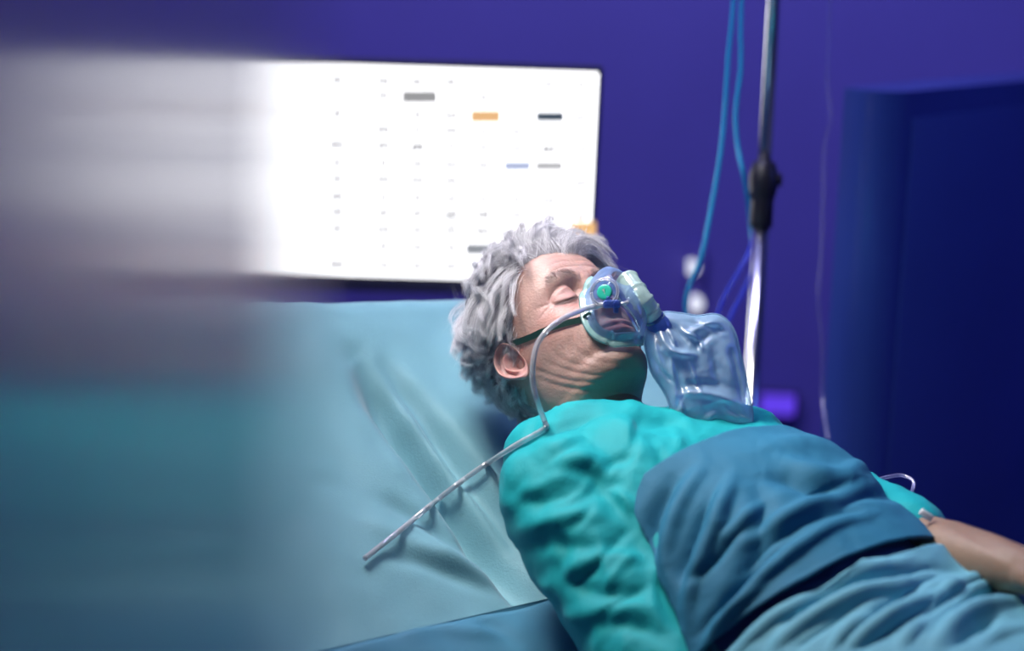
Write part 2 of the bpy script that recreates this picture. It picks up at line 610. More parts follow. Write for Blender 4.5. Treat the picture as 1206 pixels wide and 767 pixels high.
tint(np.clip(g(AX, Z, 42, -26, 16, 14) * .65, 0, 1) * fw, (.60, .25, .22))
tint(np.clip(g(X, Z, 0, -38, 12, 10) * .5, 0, 1) * fw, (.55, .24, .22))
tint(np.clip(g(AX, Z, 31, -2, 16, 9) * .5, 0, 1) * fw, (.46, .24, .24))
lip = np.clip(1.6 * np.exp(-np.abs((Z + 68.5) / 7.2) ** 4) * np.exp(-np.abs(X / 22) ** 4), 0, .8) * fw
tint(lip, (.50, .20, .19))
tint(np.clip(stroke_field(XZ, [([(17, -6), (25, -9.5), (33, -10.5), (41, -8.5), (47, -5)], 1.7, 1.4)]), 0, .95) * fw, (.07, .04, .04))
tint(np.clip(stroke_field(XZ, face_strokes[2:] and [(s[0], s[1] * 1.2, -s[2] * .22) for s in face_strokes[2:]]), 0, .5) * fw, (.30, .14, .12))  # shade painted along the face folds and wrinkles
browm = np.clip(stroke_field(XZ, [([(13, 20), (24, 24), (36, 24.5), (45, 20)], 3.2, 1.0)]), 0, .45) * fw
tint(browm, (.16, .12, .11))
tint(np.clip(-nh / .0045, 0, .35), (.22, .12, .10))  # throat creases darkened by colour, as shade
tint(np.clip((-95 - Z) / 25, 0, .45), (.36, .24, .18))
fr = RNG.random(len(X))
scalp_m = np.clip((Z - 66) / 10, 0, 1)
tint(scalp_m * .6, (.36, .33, .34))
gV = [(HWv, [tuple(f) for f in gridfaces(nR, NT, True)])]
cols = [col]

# ear: polar relief, u toward the top of the ear, v toward the back of the head
nr_, na_ = 34, 96
er = np.linspace(0, 1, nr_)
ea = np.linspace(0, 2 * math.pi, na_, endpoint=False)
R_, A_ = np.meshgrid(er, ea, indexing='ij')
ou = np.cos(A_); ov = np.sin(A_)
rad_u = np.where(ou > 0, 29, 33)
rad_v = np.where(ov > 0, 21 - 6.5 * np.clip(-ou, 0, 1) ** 1.2, 12)
U_ = R_ * ou * rad_u; V_ = R_ * ov * rad_v * 1.12
h = 9 * R_ ** 1.5                                             # shell leans outward
h += 4.2 * np.exp(-((R_ - .91) / .07) ** 2) * np.clip(.9 + .9 * ov + .5 * ou, 0, 1)   # helix
h -= 5.0 * np.exp(-((R_ - .75) / .075) ** 2) * np.clip(ov + .7 * ou + .1, 0, 1)       # scapha
anti = np.clip(ov * 1.2 + .1, 0, 1)
h += 5.0 * np.exp(-((R_ - .54) / .08) ** 2) * anti
cc = np.exp(-(((U_ + 4) / 10) ** 2 + ((V_ + 1) / 8.5) ** 2))
h -= 13 * cc
h += 5.0 * np.exp(-(((U_ + 5) / 5.5) ** 2 + ((V_ + 11) / 3.2) ** 2))  # tragus
h += 2.2 * np.exp(-(((U_ - 3) / 2.2) ** 2 + ((V_ + 2) / 8) ** 2))     # helix crus
h += 3.0 * np.exp(-(((U_ + 16) / 5) ** 2 + ((V_ - 3) / 5) ** 2))      # antitragus
h += 1.6 * np.exp(-(((U_ + 26) / 8) ** 2 + ((V_ - 2) / 9) ** 2))      # lobe
hf = (R_ > 1.01)
for side in (1, -1):
    ct, st = math.cos(12 * D2R), math.sin(12 * D2R)
    eu = np.array([0, -st, ct]); ev = np.array([0, -ct, -st]); ex = np.array([side, 0, 0])
    tl = 20 * D2R
    ev2 = ev * math.cos(tl) + ex * math.sin(tl); ex2 = ex * math.cos(tl) - ev * math.sin(tl)
    base = np.array([side * 76, -91, -25])
    top = (base + U_[..., None] * eu + V_[..., None] * ev2 + (h[..., None] - 2) * ex2).reshape(-1, 3)
    # rolled edge and back of the ear
    back = []
    for k, (s_, dn) in enumerate([(1.03, 1.5), (1.03, 3.4), (.97, 4.6), (.8, 6), (.5, 10)]):
        hr = h[-1] - dn
        back.append(base + (ou[-1] * rad_u[-1] * s_)[:, None] * eu + (ov[-1] * rad_v[-1] * s_)[:, None] * ev2 + (hr[:, None] - 2) * ex2)
    EV = np.vstack([top] + back)
    gV.append((hw(EV), [tuple(f) for f in gridfaces(nr_ + 5, na_, True)]))
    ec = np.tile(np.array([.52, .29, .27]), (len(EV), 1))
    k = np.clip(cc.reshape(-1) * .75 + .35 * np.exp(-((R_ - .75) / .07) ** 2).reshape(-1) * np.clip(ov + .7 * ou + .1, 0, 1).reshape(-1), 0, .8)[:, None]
    ec[:nr_ * na_] = ec[:nr_ * na_] * (1 - k) + np.array([.24, .10, .10]) * k  # painted shade in the concha and scapha recesses
    cols.append(ec)

# arms, hands and trunk of the same figure (mostly under the gown and the covers)
SHr, SHl = BP(.150, -.03, .01), BP(-.150, -.03, -.02)


def nrm(v):
    return v / np.linalg.norm(v)


ELr = SHr + .28 * nrm(-UB * .95 + RB * .09 + FB * .02)
WRr = ELr + .24 * nrm(fv * .8 + LB * .45 + np.array([0, 0, -.05]))
ELl = P(1072, 640, 2.70)
WRl = P(1218, 676, 2.52)
HIP = BP(0, -.50, .0)


def hand(wr, d, side, up, s=1.0):
    d, up = nrm(d), nrm(up)
    sd = np.cross(d, up) * side
    up = np.cross(sd, d) * side
    G = [capsule(wr - d * .02, wr + d * .02, .026, .026)]
    for k, o_ in enumerate((-.030, -.010, .010, .029)):
        G.append(capsule(wr + d * .005 + sd * o_ * .55, wr + d * .085 + sd * o_, .015, .0115, 12))
        L = (.066, .075, .070, .055)[k]
        b0 = wr + d * .088 + sd * o_
        b1 = b0 + nrm(d - up * .25) * L * .42
        b2 = b1 + nrm(d - up * .75) * L * .32
        b3 = b2 + nrm(d * .7 - up * .9) * L * .26
        G += [capsule(b0, b1, .0105, .0095, 10), capsule(b1, b2, .0095, .0085, 10), capsule(b2, b3, .0085, .0075, 10)]
    t0 = wr + d * .015 - sd * .026
    t1 = t0 + nrm(d * .7 - sd * .7 - up * .2) * .042
    t2 = t1 + nrm(d * .9 - sd * .35 - up * .3) * .032
    t3 = t2 + nrm(d - up * .4) * .024
    G += [capsule(t0, t1, .015, .0125, 10), capsule(t1, t2, .0125, .0105, 10), capsule(t2, t3, .0105, .009, 10)]
    return G


def forearm(el, wr):
    m = el + (wr - el) * .35
    return [capsule(el, m, .036, .036), capsule(m, wr, .036, .024)]


bodyG = []
bodyG += forearm(ELl, WRl) + hand(WRl, nrm(WRl - ELl) - LB * .1, 1, np.array([0, 0, 1.0]))
bodyG += forearm(ELr, WRr) + hand(WRr, nrm(WRr - ELr), -1, np.array([0, 0, 1.0]))
bodyG += [capsule(SHl, ELl, .05, .04), capsule(SHr, ELr, .05, .04)]
bodyG += [capsule(BP(.06, -.05, 0), BP(.06, -.40, .0), .09, .09), capsule(BP(-.06, -.05, 0), BP(-.06, -.40, 0), .09, .09),
          capsule(SHl, SHr, .05, .05), capsule(hw([0, -100, -130]), BP(0, -.06, -.01), .055, .06)]
KN = [HIP + s * .1 * RB + .42 * nrm(fv + np.array([0, 0, .18])) for s in (1, -1)]
AN = [k + .40 * nrm(fv + np.array([0, 0, -.32])) for k in KN]
for s, k_, a_ in zip((1, -1), KN, AN):
    bodyG += [capsule(HIP + s * .08 * RB, k_, .085, .055), capsule(k_, a_, .055, .038), capsule(a_, a_ + .12 * nrm(fv * .5 + np.array([0, 0, .8])), .038, .025)]
bv, bn, bf = remesh(bodyG, .005, 4)
fa = stroke_field(proj(bv)[0], [([(1110, 610), (1160, 640), (1206, 668)], 3, -.0015), ([(1150, 620), (1206, 650)], 3, .0012)])
bv = bv + bn * fa[:, None]
gV.append((bv, bf))
cols.append(np.tile(np.array([.24, .155, .10]), (len(bv), 1)))  # darker than the face: the dimmer light there is put into the colour
PV, PF = join(gV)
pme = mesh('body', PV, PF)
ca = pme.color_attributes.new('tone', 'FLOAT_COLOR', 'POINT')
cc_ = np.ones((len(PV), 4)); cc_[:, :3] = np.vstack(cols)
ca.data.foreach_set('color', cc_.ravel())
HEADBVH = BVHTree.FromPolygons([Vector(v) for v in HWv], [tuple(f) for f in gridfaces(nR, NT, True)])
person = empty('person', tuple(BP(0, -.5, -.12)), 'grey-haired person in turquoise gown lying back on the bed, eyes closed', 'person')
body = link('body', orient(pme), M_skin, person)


def hit(px, py, bvh, off=0.0):
    d = ray(px, py)
    loc, n, i, dist = bvh.ray_cast(Vector(CAM), Vector(d))
    if loc is None: return None
    return np.array(loc) - d * off


# ------------------------------------------------------------------ hair
def scalp_line(a):
    """lowest z of the hair at azimuth a (degrees, 0 = face, 180 = back)"""
    return np.interp(a, [0, 20, 38, 52, 62, 72, 84, 92, 104, 116, 130, 180], [60, 64, 62, 48, 26, 8, -18, 10, 22, -8, -70, -98])


def hair_curves(name, pts, radii, matl, parent):
    cu = bpy.data.hair_curves.new(name)
    n = [len(p) for p in pts]
    cu.add_curves(n)
    cu.position_data.foreach_set('vector', np.vstack(pts).astype(np.float32).ravel())
    at = cu.attributes.get('radius') or cu.attributes.new('radius', 'FLOAT', 'POINT')
    at.data.foreach_set('value', np.concatenate(radii).astype(np.float32))
    cu.materials.append(matl)
    o = bpy.data.objects.new(name, cu)
    COL.objects.link(o)
    o.parent = parent
    o.matrix_parent_inverse = Matrix.Translation(-Vector(parent.location))
    return o


def hair_mat(name, c, dark, rough=.42):
    m = bpy.data.materials.new(name)
    m.use_nodes = True
    nt = m.node_tree
    b = nt.nodes['Principled BSDF']
    hi = nt.nodes.new('ShaderNodeHairInfo')
    cr = nt.nodes.new('ShaderNodeValToRGB')
    cr.color_ramp.elements[0].color = (*dark, 1); cr.color_ramp.elements[1].color = (*c, 1)
    cr.color_ramp.elements[1].position = .75
    nt.links.new(hi.outputs['Random'], cr.inputs[0])
    nt.links.new(cr.outputs[0], b.inputs['Base Color'])
    b.inputs['Roughness'].default_value = rough
    b.inputs['Specular IOR Level'].default_value = .55
    return m


M_hair = hair_mat('grey_hair', (.84, .85, .88), (.36, .35, .38))
M_brow = hair_mat('brow_hair', (.34, .29, .27), (.14, .12, .11))
hidx = np.arange(len(HVf))
az = np.degrees(np.arctan2(np.abs(X), Y + 90))
keep = (Z > scalp_line(az)) & (Z > -100)
# even sampling weight by area
me_area = np.linalg.norm(np.cross(np.roll(HV, -1, 1) - HV, np.roll(HV, -1, 0) - HV), axis=2)
me_area[-1] = 0
pw = me_area.reshape(-1) * keep
pw /= pw.sum()
headN = vnormals(HWv, gridfaces(nR, NT, True))
if (headN * (HWv - hw([0, -90, 0]))).sum() < 0: headN = -headN
HN = headN @ HW      # normals in head axes


def flow(p, n, rn):
    """combing direction in head axes at root p"""
    x, y, z = p
    t = np.zeros(3)
    top = np.clip((z - 45) / 40, 0, 1)
    fr_ = np.clip((y + 60) / 50, 0, 1)
    sd = np.clip((abs(x) - 30) / 30, 0, 1)
    back = np.array([.0, -1, -.35])
    down = np.array([0, -.45, -1.0])
    # crown and top: swept across to the far side and up, front: up and back
    t = top * ((1 - fr_) * np.array([-.35, .75, .15]) + fr_ * np.array([-.55, .1, .75])) + (1 - top) * (back * (1 - sd * .3) + down * (.35 + .6 * sd))
    if y < -120: t = np.array([0.25 * np.sign(x), .1, -1.0])
    t = t + rn * .17
    t = t - n * (t @ n)
    return t / (np.linalg.norm(t) + 1e-9)


NG = 820
NS = 38
EC = np.array([0, -90, 18.0]); ER = np.array([79, 101, 101.0])


def settle(p, hgt):
    """move p to hgt mm above the skull ellipsoid"""
    q = (p - EC) / ER
    m = np.linalg.norm(q)
    n = nrm(q / ER)
    return EC + (q / m) * ER + n * hgt, n


pts, rad = [], []
ch = RNG.choice(len(HVf), NG, p=pw)
for gi in ch:
    p = HVf[gi]; n = HN[gi]
    t = flow(p, n, RNG.normal(size=3))
    top = np.clip((p[2] - 20) / 60, 0, 1)
    azp = math.degrees(math.atan2(abs(p[0]), p[1] + 90))
    L = (40 + 16 * top) * RNG.uniform(.75, 1.25)
    hmax = (16 + 13 * top) * RNG.uniform(.55, 1.25)
    if p[2] < -30: L *= .6; hmax *= .5
    if azp < 62 and p[2] < 50: L *= .6; hmax *= .4
    if 60 < azp < 104 and p[2] < 32: L *= .62; hmax *= .25
    if azp < 60 and p[2] >= 50: hmax *= 1.15
    b0 = np.cross(n, t)
    wv = RNG.uniform(1.5, 4.5); ph = RNG.uniform(0, 6.28); bend = RNG.normal() * .5
    K = 11
    G = [p]; q = p.copy(); d = t
    h0 = max((np.linalg.norm((p - EC) / ER) - 1) * 90, -14)
    for k in range(1, K):
        s_ = k / (K - 1)
        nn = nrm((q - EC) / ER ** 2)
        d = d - nn * (d @ nn); d = nrm(d); bb = np.cross(nn, d)
        d = nrm(d + bb * (bend * .10 + .05 * math.cos(ph + 5 * s_) * wv / 3))
        q = q + d * L / (K - 1)
        q, nn = settle(q, h0 * (1 - s_) + hmax * (1.9 * s_ - 1.0 * s_ * s_) + wv * .5 * math.sin(ph + 6 * s_) * s_)
        G.append(q)
    G = np.array(G)
    spread = RNG.uniform(3.5, 6)
    for q_ in range(NS):
        o1, o2 = RNG.normal() * spread, RNG.normal() * spread
        tw = RNG.uniform(.06, .28)
        s = np.linspace(0, 1, K)
        off = (t * o1 + b0 * o2)[None, :] * (1 - s * (1 - tw))[:, None]
        jit = np.cumsum(RNG.normal(size=(K, 3)) * .28, axis=0)
        le = RNG.uniform(.7, 1.1)
        kk_ = s * (K - 1) * min(le, 1)
        Q = np.stack([np.interp(kk_, np.arange(K), G[:, c_]) for c_ in range(3)], 1) + off + jit + n * (RNG.normal() * 2.0) * s[:, None]
        Q[0] -= n * 1.5
        pts.append(hw(Q))
        rad.append(np.linspace(.00015, .00006, K))
for gi in RNG.choice(len(HVf), 1500, p=pw):
    p = HVf[gi]; n = HN[gi]
    if p[2] < -40: continue
    t = flow(p, n, RNG.normal(size=3) * 2.5)
    L = RNG.uniform(28, 52)
    s = np.linspace(0, 1, 9)[:, None]
    side_ = np.cross(n, t) * RNG.normal() * .35
    up_ = .75 if p[2] > 45 else .42
    Q = p + n * L * up_ * (s - .35 * s * s) + (t + side_ * s) * L * (.35 * s + .55 * s * s) + RNG.normal(size=(9, 3)).cumsum(0) * .35
    pts.append(hw(Q)); rad.append(np.linspace(.00010, .00004, 9))
for q_ in range(420):
    k = np.argmin((X - RNG.uniform(-52, 8)) ** 2 + (Z - RNG.uniform(56, 82)) ** 2 + (Y < -70) * 1e6)
    p, n = HVf[k], HN[k]
    lock = int(RNG.integers(0, 9))
    d = nrm(np.array([-.55 + .09 * lock, .35 + .25 * ((lock * 7) % 3 - 1), .75]) + RNG.normal(size=3) * .08)
    L = RNG.uniform(20, 38)
    s = np.linspace(0, 1, 9)[:, None]
    Q = p + d * L * s + np.array([-.35, -.1, .1]) * L * s * s * .8
    pts.append(hw(Q)); rad.append(np.linspace(.00012, .00004, 9))
hair = hair_curves('hair', pts, rad, M_hair, person)
hair['label'] = 'short grey tousled hair'
# dark soft under layer so no skin shines through
uk = keep.reshape(nR, NT)
kk = np.clip((Z - scalp_line(az)) / 14, 0, 1)
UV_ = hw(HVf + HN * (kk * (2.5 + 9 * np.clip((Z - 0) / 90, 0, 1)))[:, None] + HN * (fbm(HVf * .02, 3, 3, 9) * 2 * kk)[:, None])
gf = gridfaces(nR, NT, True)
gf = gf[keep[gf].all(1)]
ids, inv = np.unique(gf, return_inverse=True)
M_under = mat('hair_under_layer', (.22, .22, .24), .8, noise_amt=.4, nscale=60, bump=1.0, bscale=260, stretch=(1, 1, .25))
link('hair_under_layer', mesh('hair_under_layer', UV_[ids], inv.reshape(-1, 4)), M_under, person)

# eyebrows and lashes
for sgn, nm in ((1, 'eyebrow'), (-1, 'eyebrow')):
    pts, rad = [], []
    line = catmull([(12, 20), (24, 24), (36, 24.5), (46, 20)], 12)
    for q in range(330):
        i = RNG.integers(0, len(line) - 1)
        x, z = line[i] + RNG.normal(size=2) * (1.0, 2.7)
        k = np.argmin((X - sgn * x) ** 2 + (Z - z) ** 2 + (Y < -70) * 1e6)
        p, n = HVf[k], HN[k]
        d = np.array([sgn * .9, 0, .35]) + RNG.normal(size=3) * .2
        L = RNG.uniform(5, 8)
        s = np.linspace(0, 1, 4)[:, None]
        pts.append(hw(p + n * (-.3 + 1.6 * s - .8 * s * s) + d * L * s)); rad.append(np.linspace(.00008, .00003, 4))
    hair_curves(nm, pts, rad, M_brow, person)
    pts, rad = [], []
    line = catmull([(17, -6), (25, -9.5), (33, -10.5), (41, -8.5), (47, -5)], 12)
    for q in range(110):
        i = RNG.integers(0, len(line) - 1)
        x, z = line[i]
        k = np.argmin((X - sgn * x) ** 2 + (Z - z) ** 2 + (Y < -70) * 1e6)
        p, n = HVf[k], HN[k]
        s = np.linspace(0, 1, 5)[:, None]
        d = np.array([sgn * (x - 30) * .03, .9, -.75]) + RNG.normal(size=3) * .12
        pts.append(hw(p + d * 6 * s + np.array([0, 0, 1.0]) * 2.2 * s * s)); rad.append(np.linspace(.00009, .00003, 5))
    hair_curves('eyelashes', pts, rad, M_brow, person)

# ------------------------------------------------------------------ gown
gG = []
gG += [capsule(SHr + RB * .005, SHr + (ELr - SHr) * .5, .068, .068), capsule(SHr + (ELr - SHr) * .5, ELr, .068, .070), capsule(ELr, ELr + (WRr - ELr) * .85, .068, .05)]
gG += [capsule(SHl, SHl + (ELl - SHl) * .5, .062, .060), capsule(SHl + (ELl - SHl) * .5, ELl - (ELl - SHl) * .02, .060, .052)]
gG += [capsule(BP(.085, -.06, .005), BP(.085, -.42, .02), .105, .12), capsule(BP(-.085, -.06, .005), BP(-.085, -.42, .02), .105, .12),
       capsule(BP(.0, -.07, .0), BP(0, -.42, .03), .115, .13)]
gG += [capsule(BP(.07, .0, -.005), SHr + FB * .012, .062, .064), capsule(BP(-.07, .0, -.005), SHl, .062, .06),
       capsule(BP(.075, -.08, .03), BP(-.075, -.08, .03), .09, .09)]
gG += [capsule(P(672, 522, 2.775), P(738, 516, 2.765), .043, .042), capsule(P(738, 516, 2.765), P(812, 530, 2.79), .042, .042), capsule(P(640, 535, 2.80), P(680, 535, 2.79), .045, .05)]
gv, gn, gf = remesh(gG, .0048, 11)
gp, _ = proj(gv)
gown_strokes = [
    # shoulder and yoke
    ([(640, 500), (690, 494), (730, 506), (752, 530)], 9, .008),
    ([(700, 480), (728, 500), (750, 520), (742, 560)], 7, .006),
    ([(752, 492), (748, 520), (735, 555)], 5, -.007),
    ([(650, 488), (690, 478), (730, 478)], 5, .006),
    ([(770, 478), (800, 492), (826, 510)], 5, .006),
    ([(735, 590), (722, 570), (705, 562), (660, 556)], 7, -.008),
    ([(735, 610), (710, 580), (680, 585)], 8, -.006),
    ([(720, 572), (700, 545), (680, 540), (655, 545)], 7, .009),
    ([(585, 560), (620, 590), (660, 590), (705, 580)], 7, -.006),
    ([(590, 600), (640, 570), (680, 560), (712, 566)], 7, .007),
    ([(600, 630), (650, 612), (700, 605), (735, 620)], 8, .008),
    ([(610, 650), (650, 640), (690, 645), (740, 640)], 7, -.006),
    ([(640, 700), (680, 668), (720, 655), (760, 665)], 8, .008),
    ([(640, 660), (680, 690), (720, 700), (780, 690)], 7, -.007),
    ([(650, 735), (690, 725), (740, 715), (790, 730)], 8, .008),
    ([(690, 750), (720, 735), (760, 742), (800, 760)], 7, -.007),
    ([(620, 505), (612, 530), (600, 560), (592, 590)], 6, .004),
    ([(655, 620), (665, 650), (658, 690)], 6, -.005),
    ([(700, 620), (712, 660), (722, 700)], 6, .005),
    ([(745, 498), (740, 515), (745, 535)], 3, .005),
    ([(712, 560), (722, 545), (740, 540)], 4, -.006),
    ([(700, 556), (690, 575), (668, 590), (640, 597)], 3.5, .005),
    ([(718, 575), (735, 588), (745, 604)], 4, .008),
    ([(700, 590), (690, 610), (665, 625)], 4, -.005),
    ([(745, 620), (725, 640), (700, 672), (672, 690)], 4, -.007),
    ([(752, 650), (730, 670), (712, 700)], 4, .006),
    ([(765, 690), (735, 708), (700, 735)], 4, -.006),
    ([(775, 665), (768, 700), (778, 740)], 4, .005),
    ([(622, 690), (650, 715), (675, 745)], 4, -.005),
    ([(605, 655), (630, 680), (655, 700)], 4, .004),
    ([(620, 520), (650, 525), (676, 520), (700, 528)], 4, .004),
    ([(640, 545), (668, 530), (700, 515)], 3.5, -.004),
    ([(768, 520), (780, 545), (775, 575)], 4, -.005),
    ([(790, 500), (800, 520), (790, 545)], 4, .004),
    # far shoulder
    ([(885, 480), (920, 492), (960, 505)], 3, .004),
    ([(885, 495), (930, 500), (960, 515)], 3, -.004),
    ([(950, 500), (985, 515), (1010, 540), (1035, 570)], 4, .004),
    ([(955, 512), (985, 530), (1015, 560)], 3, -.005),
]
gh = .75 * stroke_field(gp, gown_strokes) * ((gn @ CB) > -.1)
rg = 1 - np.abs(fbm(gv, 9, 2, 1)) * 2.2
nz_ = rg * .0025 + fbm(gv * np.array([1, 1, .6]), 24, 3, 5) * .0022
gv = gv + gn * (gh + nz_)[:, None]
# cut neck opening: drop faces close to the neck axis above the collar line
c0 = hw([0, -98, -150]); c1 = hw([0, -90, -185])
tt = (gv - c0) @ nrm(c1 - c0)
gme = orient(mesh('hospital_gown', gv, gf))
gown = link('hospital_gown', gme, M_gown, person)
gown['label'] = 'turquoise long-sleeved gown'
GOWNBVH = BVHTree.FromPolygons([Vector(v) for v in gv], gf)
# collar band following the throat
cl = []
for k in range(40):
    a = 2 * math.pi * k / 40
    cl.append(hw([74 * math.sin(a), -100 + 60 * math.cos(a), -163 - 6 * math.cos(a)]))
cl.append(cl[0])
V, F = tube_geo(cl, .006, 10)
link('collar', orient(mesh('collar', V, F)), M_gown, person)

# ------------------------------------------------------------------ covers (swept over the trunk and lap)
def spine(s):
    """centre of the trunk and its tangent: down the backrest then out along the lap"""
    s = np.asarray(s, float)
    P_, T_ = [], []
    n = 400
    ss = np.linspace(0, 1.5, n)
    be = BETA * (1 - np.clip((ss - .30) / .30, 0, 1) ** 1.0)
    T = np.cos(be)[:, None] * fv + -np.sin(be)[:, None] * np.array([0, 0, 1.0])
    C = S0 + np.vstack([[0, 0, 0], np.cumsum(T[:-1] * (ss[1] - ss[0]), axis=0)])
    return np.stack([np.interp(s, ss, C[:, i]) for i in range(3)], 1), np.stack([np.interp(s, ss, T[:, i]) for i in range(3)], 1)


def cover(s0, s1, a_tab, b_tab, phi0, phi1, lift, ns=150, nph=200, shear=0.0, expo=2.3, bound=None):
    """a_tab, b_tab: (s, half width) and (s, height) of the covered body; shear slants the ends"""
    phi = np.linspace(phi0, phi1, nph)
    u = np.linspace(0, 1, ns)
    PH, UU = np.meshgrid(phi, u)
    S_ = s0 + (s1 - s0) * UU
    if callable(shear): S_ = S_ + shear(PH, UU)
    C, T = spine(S_.ravel())
    Nn = np.cross(LB, T); Nn = np.where((Nn[:, 2] < 0)[:, None], -Nn, Nn)
    A = np.interp(S_.ravel(), *zip(*a_tab)); B = np.interp(S_.ravel(), *zip(*b_tab))
    e = 2 / expo
    ph = PH.ravel()
    cx = np.sign(np.sin(ph)) * np.abs(np.sin(ph)) ** e; cy = np.sign(np.cos(ph)) * np.abs(np.cos(ph)) ** e
    V = C + LB * ((A + lift) * cx)[:, None] + Nn * ((B + lift) * cy)[:, None]
    if bound is not None:      # start each row of cloth on the drawn edge
        q = proj(V)[0].reshape(ns, nph, 2)
        st = []
        for r in range(ns):
            ok = q[r, :, 0] >= np.interp(q[r, :, 1], bound[0], bound[1])
            st.append(phi[np.argmax(ok)] if ok.any() else phi0)
        kern = np.ones(9) / 9
        st = np.convolve(np.pad(st, 4, mode='edge'), kern, 'valid')
        V3 = V.reshape(ns, nph, 3)
        out = np.empty_like(V3)
        for r in range(ns):
            f_ = np.linspace(st[r], phi1, nph)
            for c_ in range(3): out[r, :, c_] = np.interp(f_, phi, V3[r, :, c_])
        V = out.reshape(-1, 3)
    return V, gridfaces(ns, nph), PH.ravel(), UU.ravel()


A_T = [(0, .15), (.1, .155), (.25, .18), (.4, .20), (.6, .23), (.9, .22), (1.5, .15)]
B_T = [(0, .10), (.08, .14), (.2, .185), (.32, .21), (.45, .21), (.6, .19), (.8, .17), (1.5, .10)]


def make_cover(name, V, F, strokes, label, cat, matl, thick=.004, namp=.002):
    N_ = vnormals(V, F)
    c = spine(np.array([.4]))[0][0]
    if (N_ * (V - c)).sum() < 0: N_ = -N_; F = [tuple(f[::-1]) for f in F]
    pxy, _ = proj(V)
    V = V + N_ * (1.7 * stroke_field(pxy, strokes) + fbm(V, 14, 3, 2) * namp)[:, None]
    me = mesh(name, V, F)
    o = link(name, me, matl)
    m = o.modifiers.new('thick', 'SOLIDIFY'); m.thickness = thick; m.offset = 1
    tag(o, label, cat)
    return o, V, F


sheet_strokes = [
    ([(885, 560), (900, 600), (890, 650), (850, 720)], 9, -.006),
    ([(800, 560), (770, 620), (772, 680)], 8, -.008),
    ([(830, 550), (800, 600), (785, 660), (800, 700)], 6, .006),
    ([(838, 590), (815, 640), (800, 690)], 5, -.006),
    ([(860, 580), (835, 640), (815, 700), (812, 740)], 5, .006),
    ([(870, 630), (845, 660), (815, 690)], 4, -.004),
    ([(900, 560), (930, 565), (960, 575), (1000, 570)], 7, -.009),
    ([(920, 545), (955, 560), (985, 565), (1020, 555)], 6, .007),
    ([(890, 530), (950, 528), (1000, 545), (1040, 570)], 8, .006),
    ([(1000, 590), (960, 595), (910, 620), (870, 645)], 5, .005),
    ([(1010, 605), (960, 612), (910, 640), (870, 675)], 4, -.004),
    ([(1030, 608), (980, 622), (930, 655), (880, 700), (850, 740)], 4, .005),
    ([(940, 630), (890, 670), (850, 715), (825, 750)], 4, -.005),
    ([(900, 690), (860, 725), (830, 765)], 3, .004),
    ([(1060, 590), (1020, 585), (985, 600)], 5, -.005),
    ([(850, 640), (880, 610), (900, 590)], 4, .004),
    ([(865, 560), (850, 600), (845, 640)], 6, .004),
]
V, F, ph, uu = cover(.085, .285, A_T, B_T, -100 * D2R, 92 * D2R, .015, bound=([500, 520, 545, 575, 605, 640, 680, 720, 767], [812, 795, 772, 752, 748, 758, 776, 796, 812]), shear=lambda p, u_: .02 * np.clip(-p / 1.8, 0, 1) ** 1.6 * (1 - u_) + .05 * (np.cos(p) - .6) * u_ + .05 * np.clip(-p / 1.8, 0, 1) * u_)
sheet, SV, SF = make_cover('sheet', V, F, sheet_strokes, 'dark blue sheet drawn over the chest, its lower edge loose above the paler blanket', 'sheet', M_sheet)
SHEETBVH = BVHTree.FromPolygons([Vector(v) for v in SV], [tuple(f) for f in SF])

bl_strokes = [
    ([(870, 715), (900, 700), (940, 680), (975, 668)], 4.0, -.007),
    ([(880, 745), (930, 705), (985, 680), (1040, 668)], 4.0, .007),
    ([(925, 735), (960, 715), (1010, 692), (1075, 676)], 4.0, -.009),
    ([(915, 765), (950, 735), (1000, 710), (1070, 690)], 4.0, .008),
    ([(860, 765), (890, 730), (930, 705)], 4.0, -.006),
    ([(1015, 735), (1050, 715), (1085, 690), (1110, 680)], 4.0, -.008),
    ([(1000, 765), (1045, 735), (1080, 715), (1110, 705)], 4.0, .007),
    ([(1010, 767), (1060, 738), (1085, 722)], 4.8, -.010),
    ([(1060, 767), (1090, 735), (1120, 710), (1145, 700)], 4.0, .008),
    ([(1075, 750), (1110, 715), (1145, 695)], 4.0, -.010),
    ([(1100, 767), (1130, 735), (1160, 722), (1206, 715)], 4.8, .008),
    ([(1130, 722), (1165, 700), (1200, 685)], 4.8, -.010),
    ([(1120, 767), (1150, 745), (1175, 735)], 4.0, -.007),
    ([(1090, 690), (1130, 700), (1170, 695), (1206, 690)], 4.0, .005),
    ([(960, 650), (1020, 640), (1080, 645), (1140, 670)], 7.2, .004),
    ([(980, 767), (1000, 745), (1030, 725)], 3.2, .005),
    ([(900, 720), (945, 690), (1000, 668)], 3, .004),
    ([(940, 767), (985, 735), (1020, 712), (1050, 702)], 3, -.005),
    ([(1030, 760), (1060, 745), (1095, 715)], 2.5, -.004),
    ([(1150, 767), (1180, 752), (1206, 745)], 3, .005),
    ([(1085, 730), (1115, 700), (1150, 685), (1206, 680)], 3, .004),
    ([(1040, 690), (1090, 672), (1130, 680)], 3.5, -.004),
    ([(870, 767), (915, 730), (960, 702)], 3, .004),
    ([(985, 690), (1030, 675), (1075, 662)], 3, .003),
]
A_T2 = [(0, .18), (.25, .195), (.5, .235), (.7, .26), (1.0, .25), (1.5, .17)]
B_T2 = [(0, .14), (.3, .21), (.42, .22), (.6, .215), (.8, .20), (1.1, .17), (1.5, .09)]
V, F, ph, uu = cover(.315, 1.45, A_T2, B_T2, -112 * D2R, 112 * D2R, .004, ns=300, nph=260, shear=lambda p, u_: (.05 * (np.cos(p) - .6) + .05 * np.clip(-p / 1.8, 0, 1)) * (1 - u_))
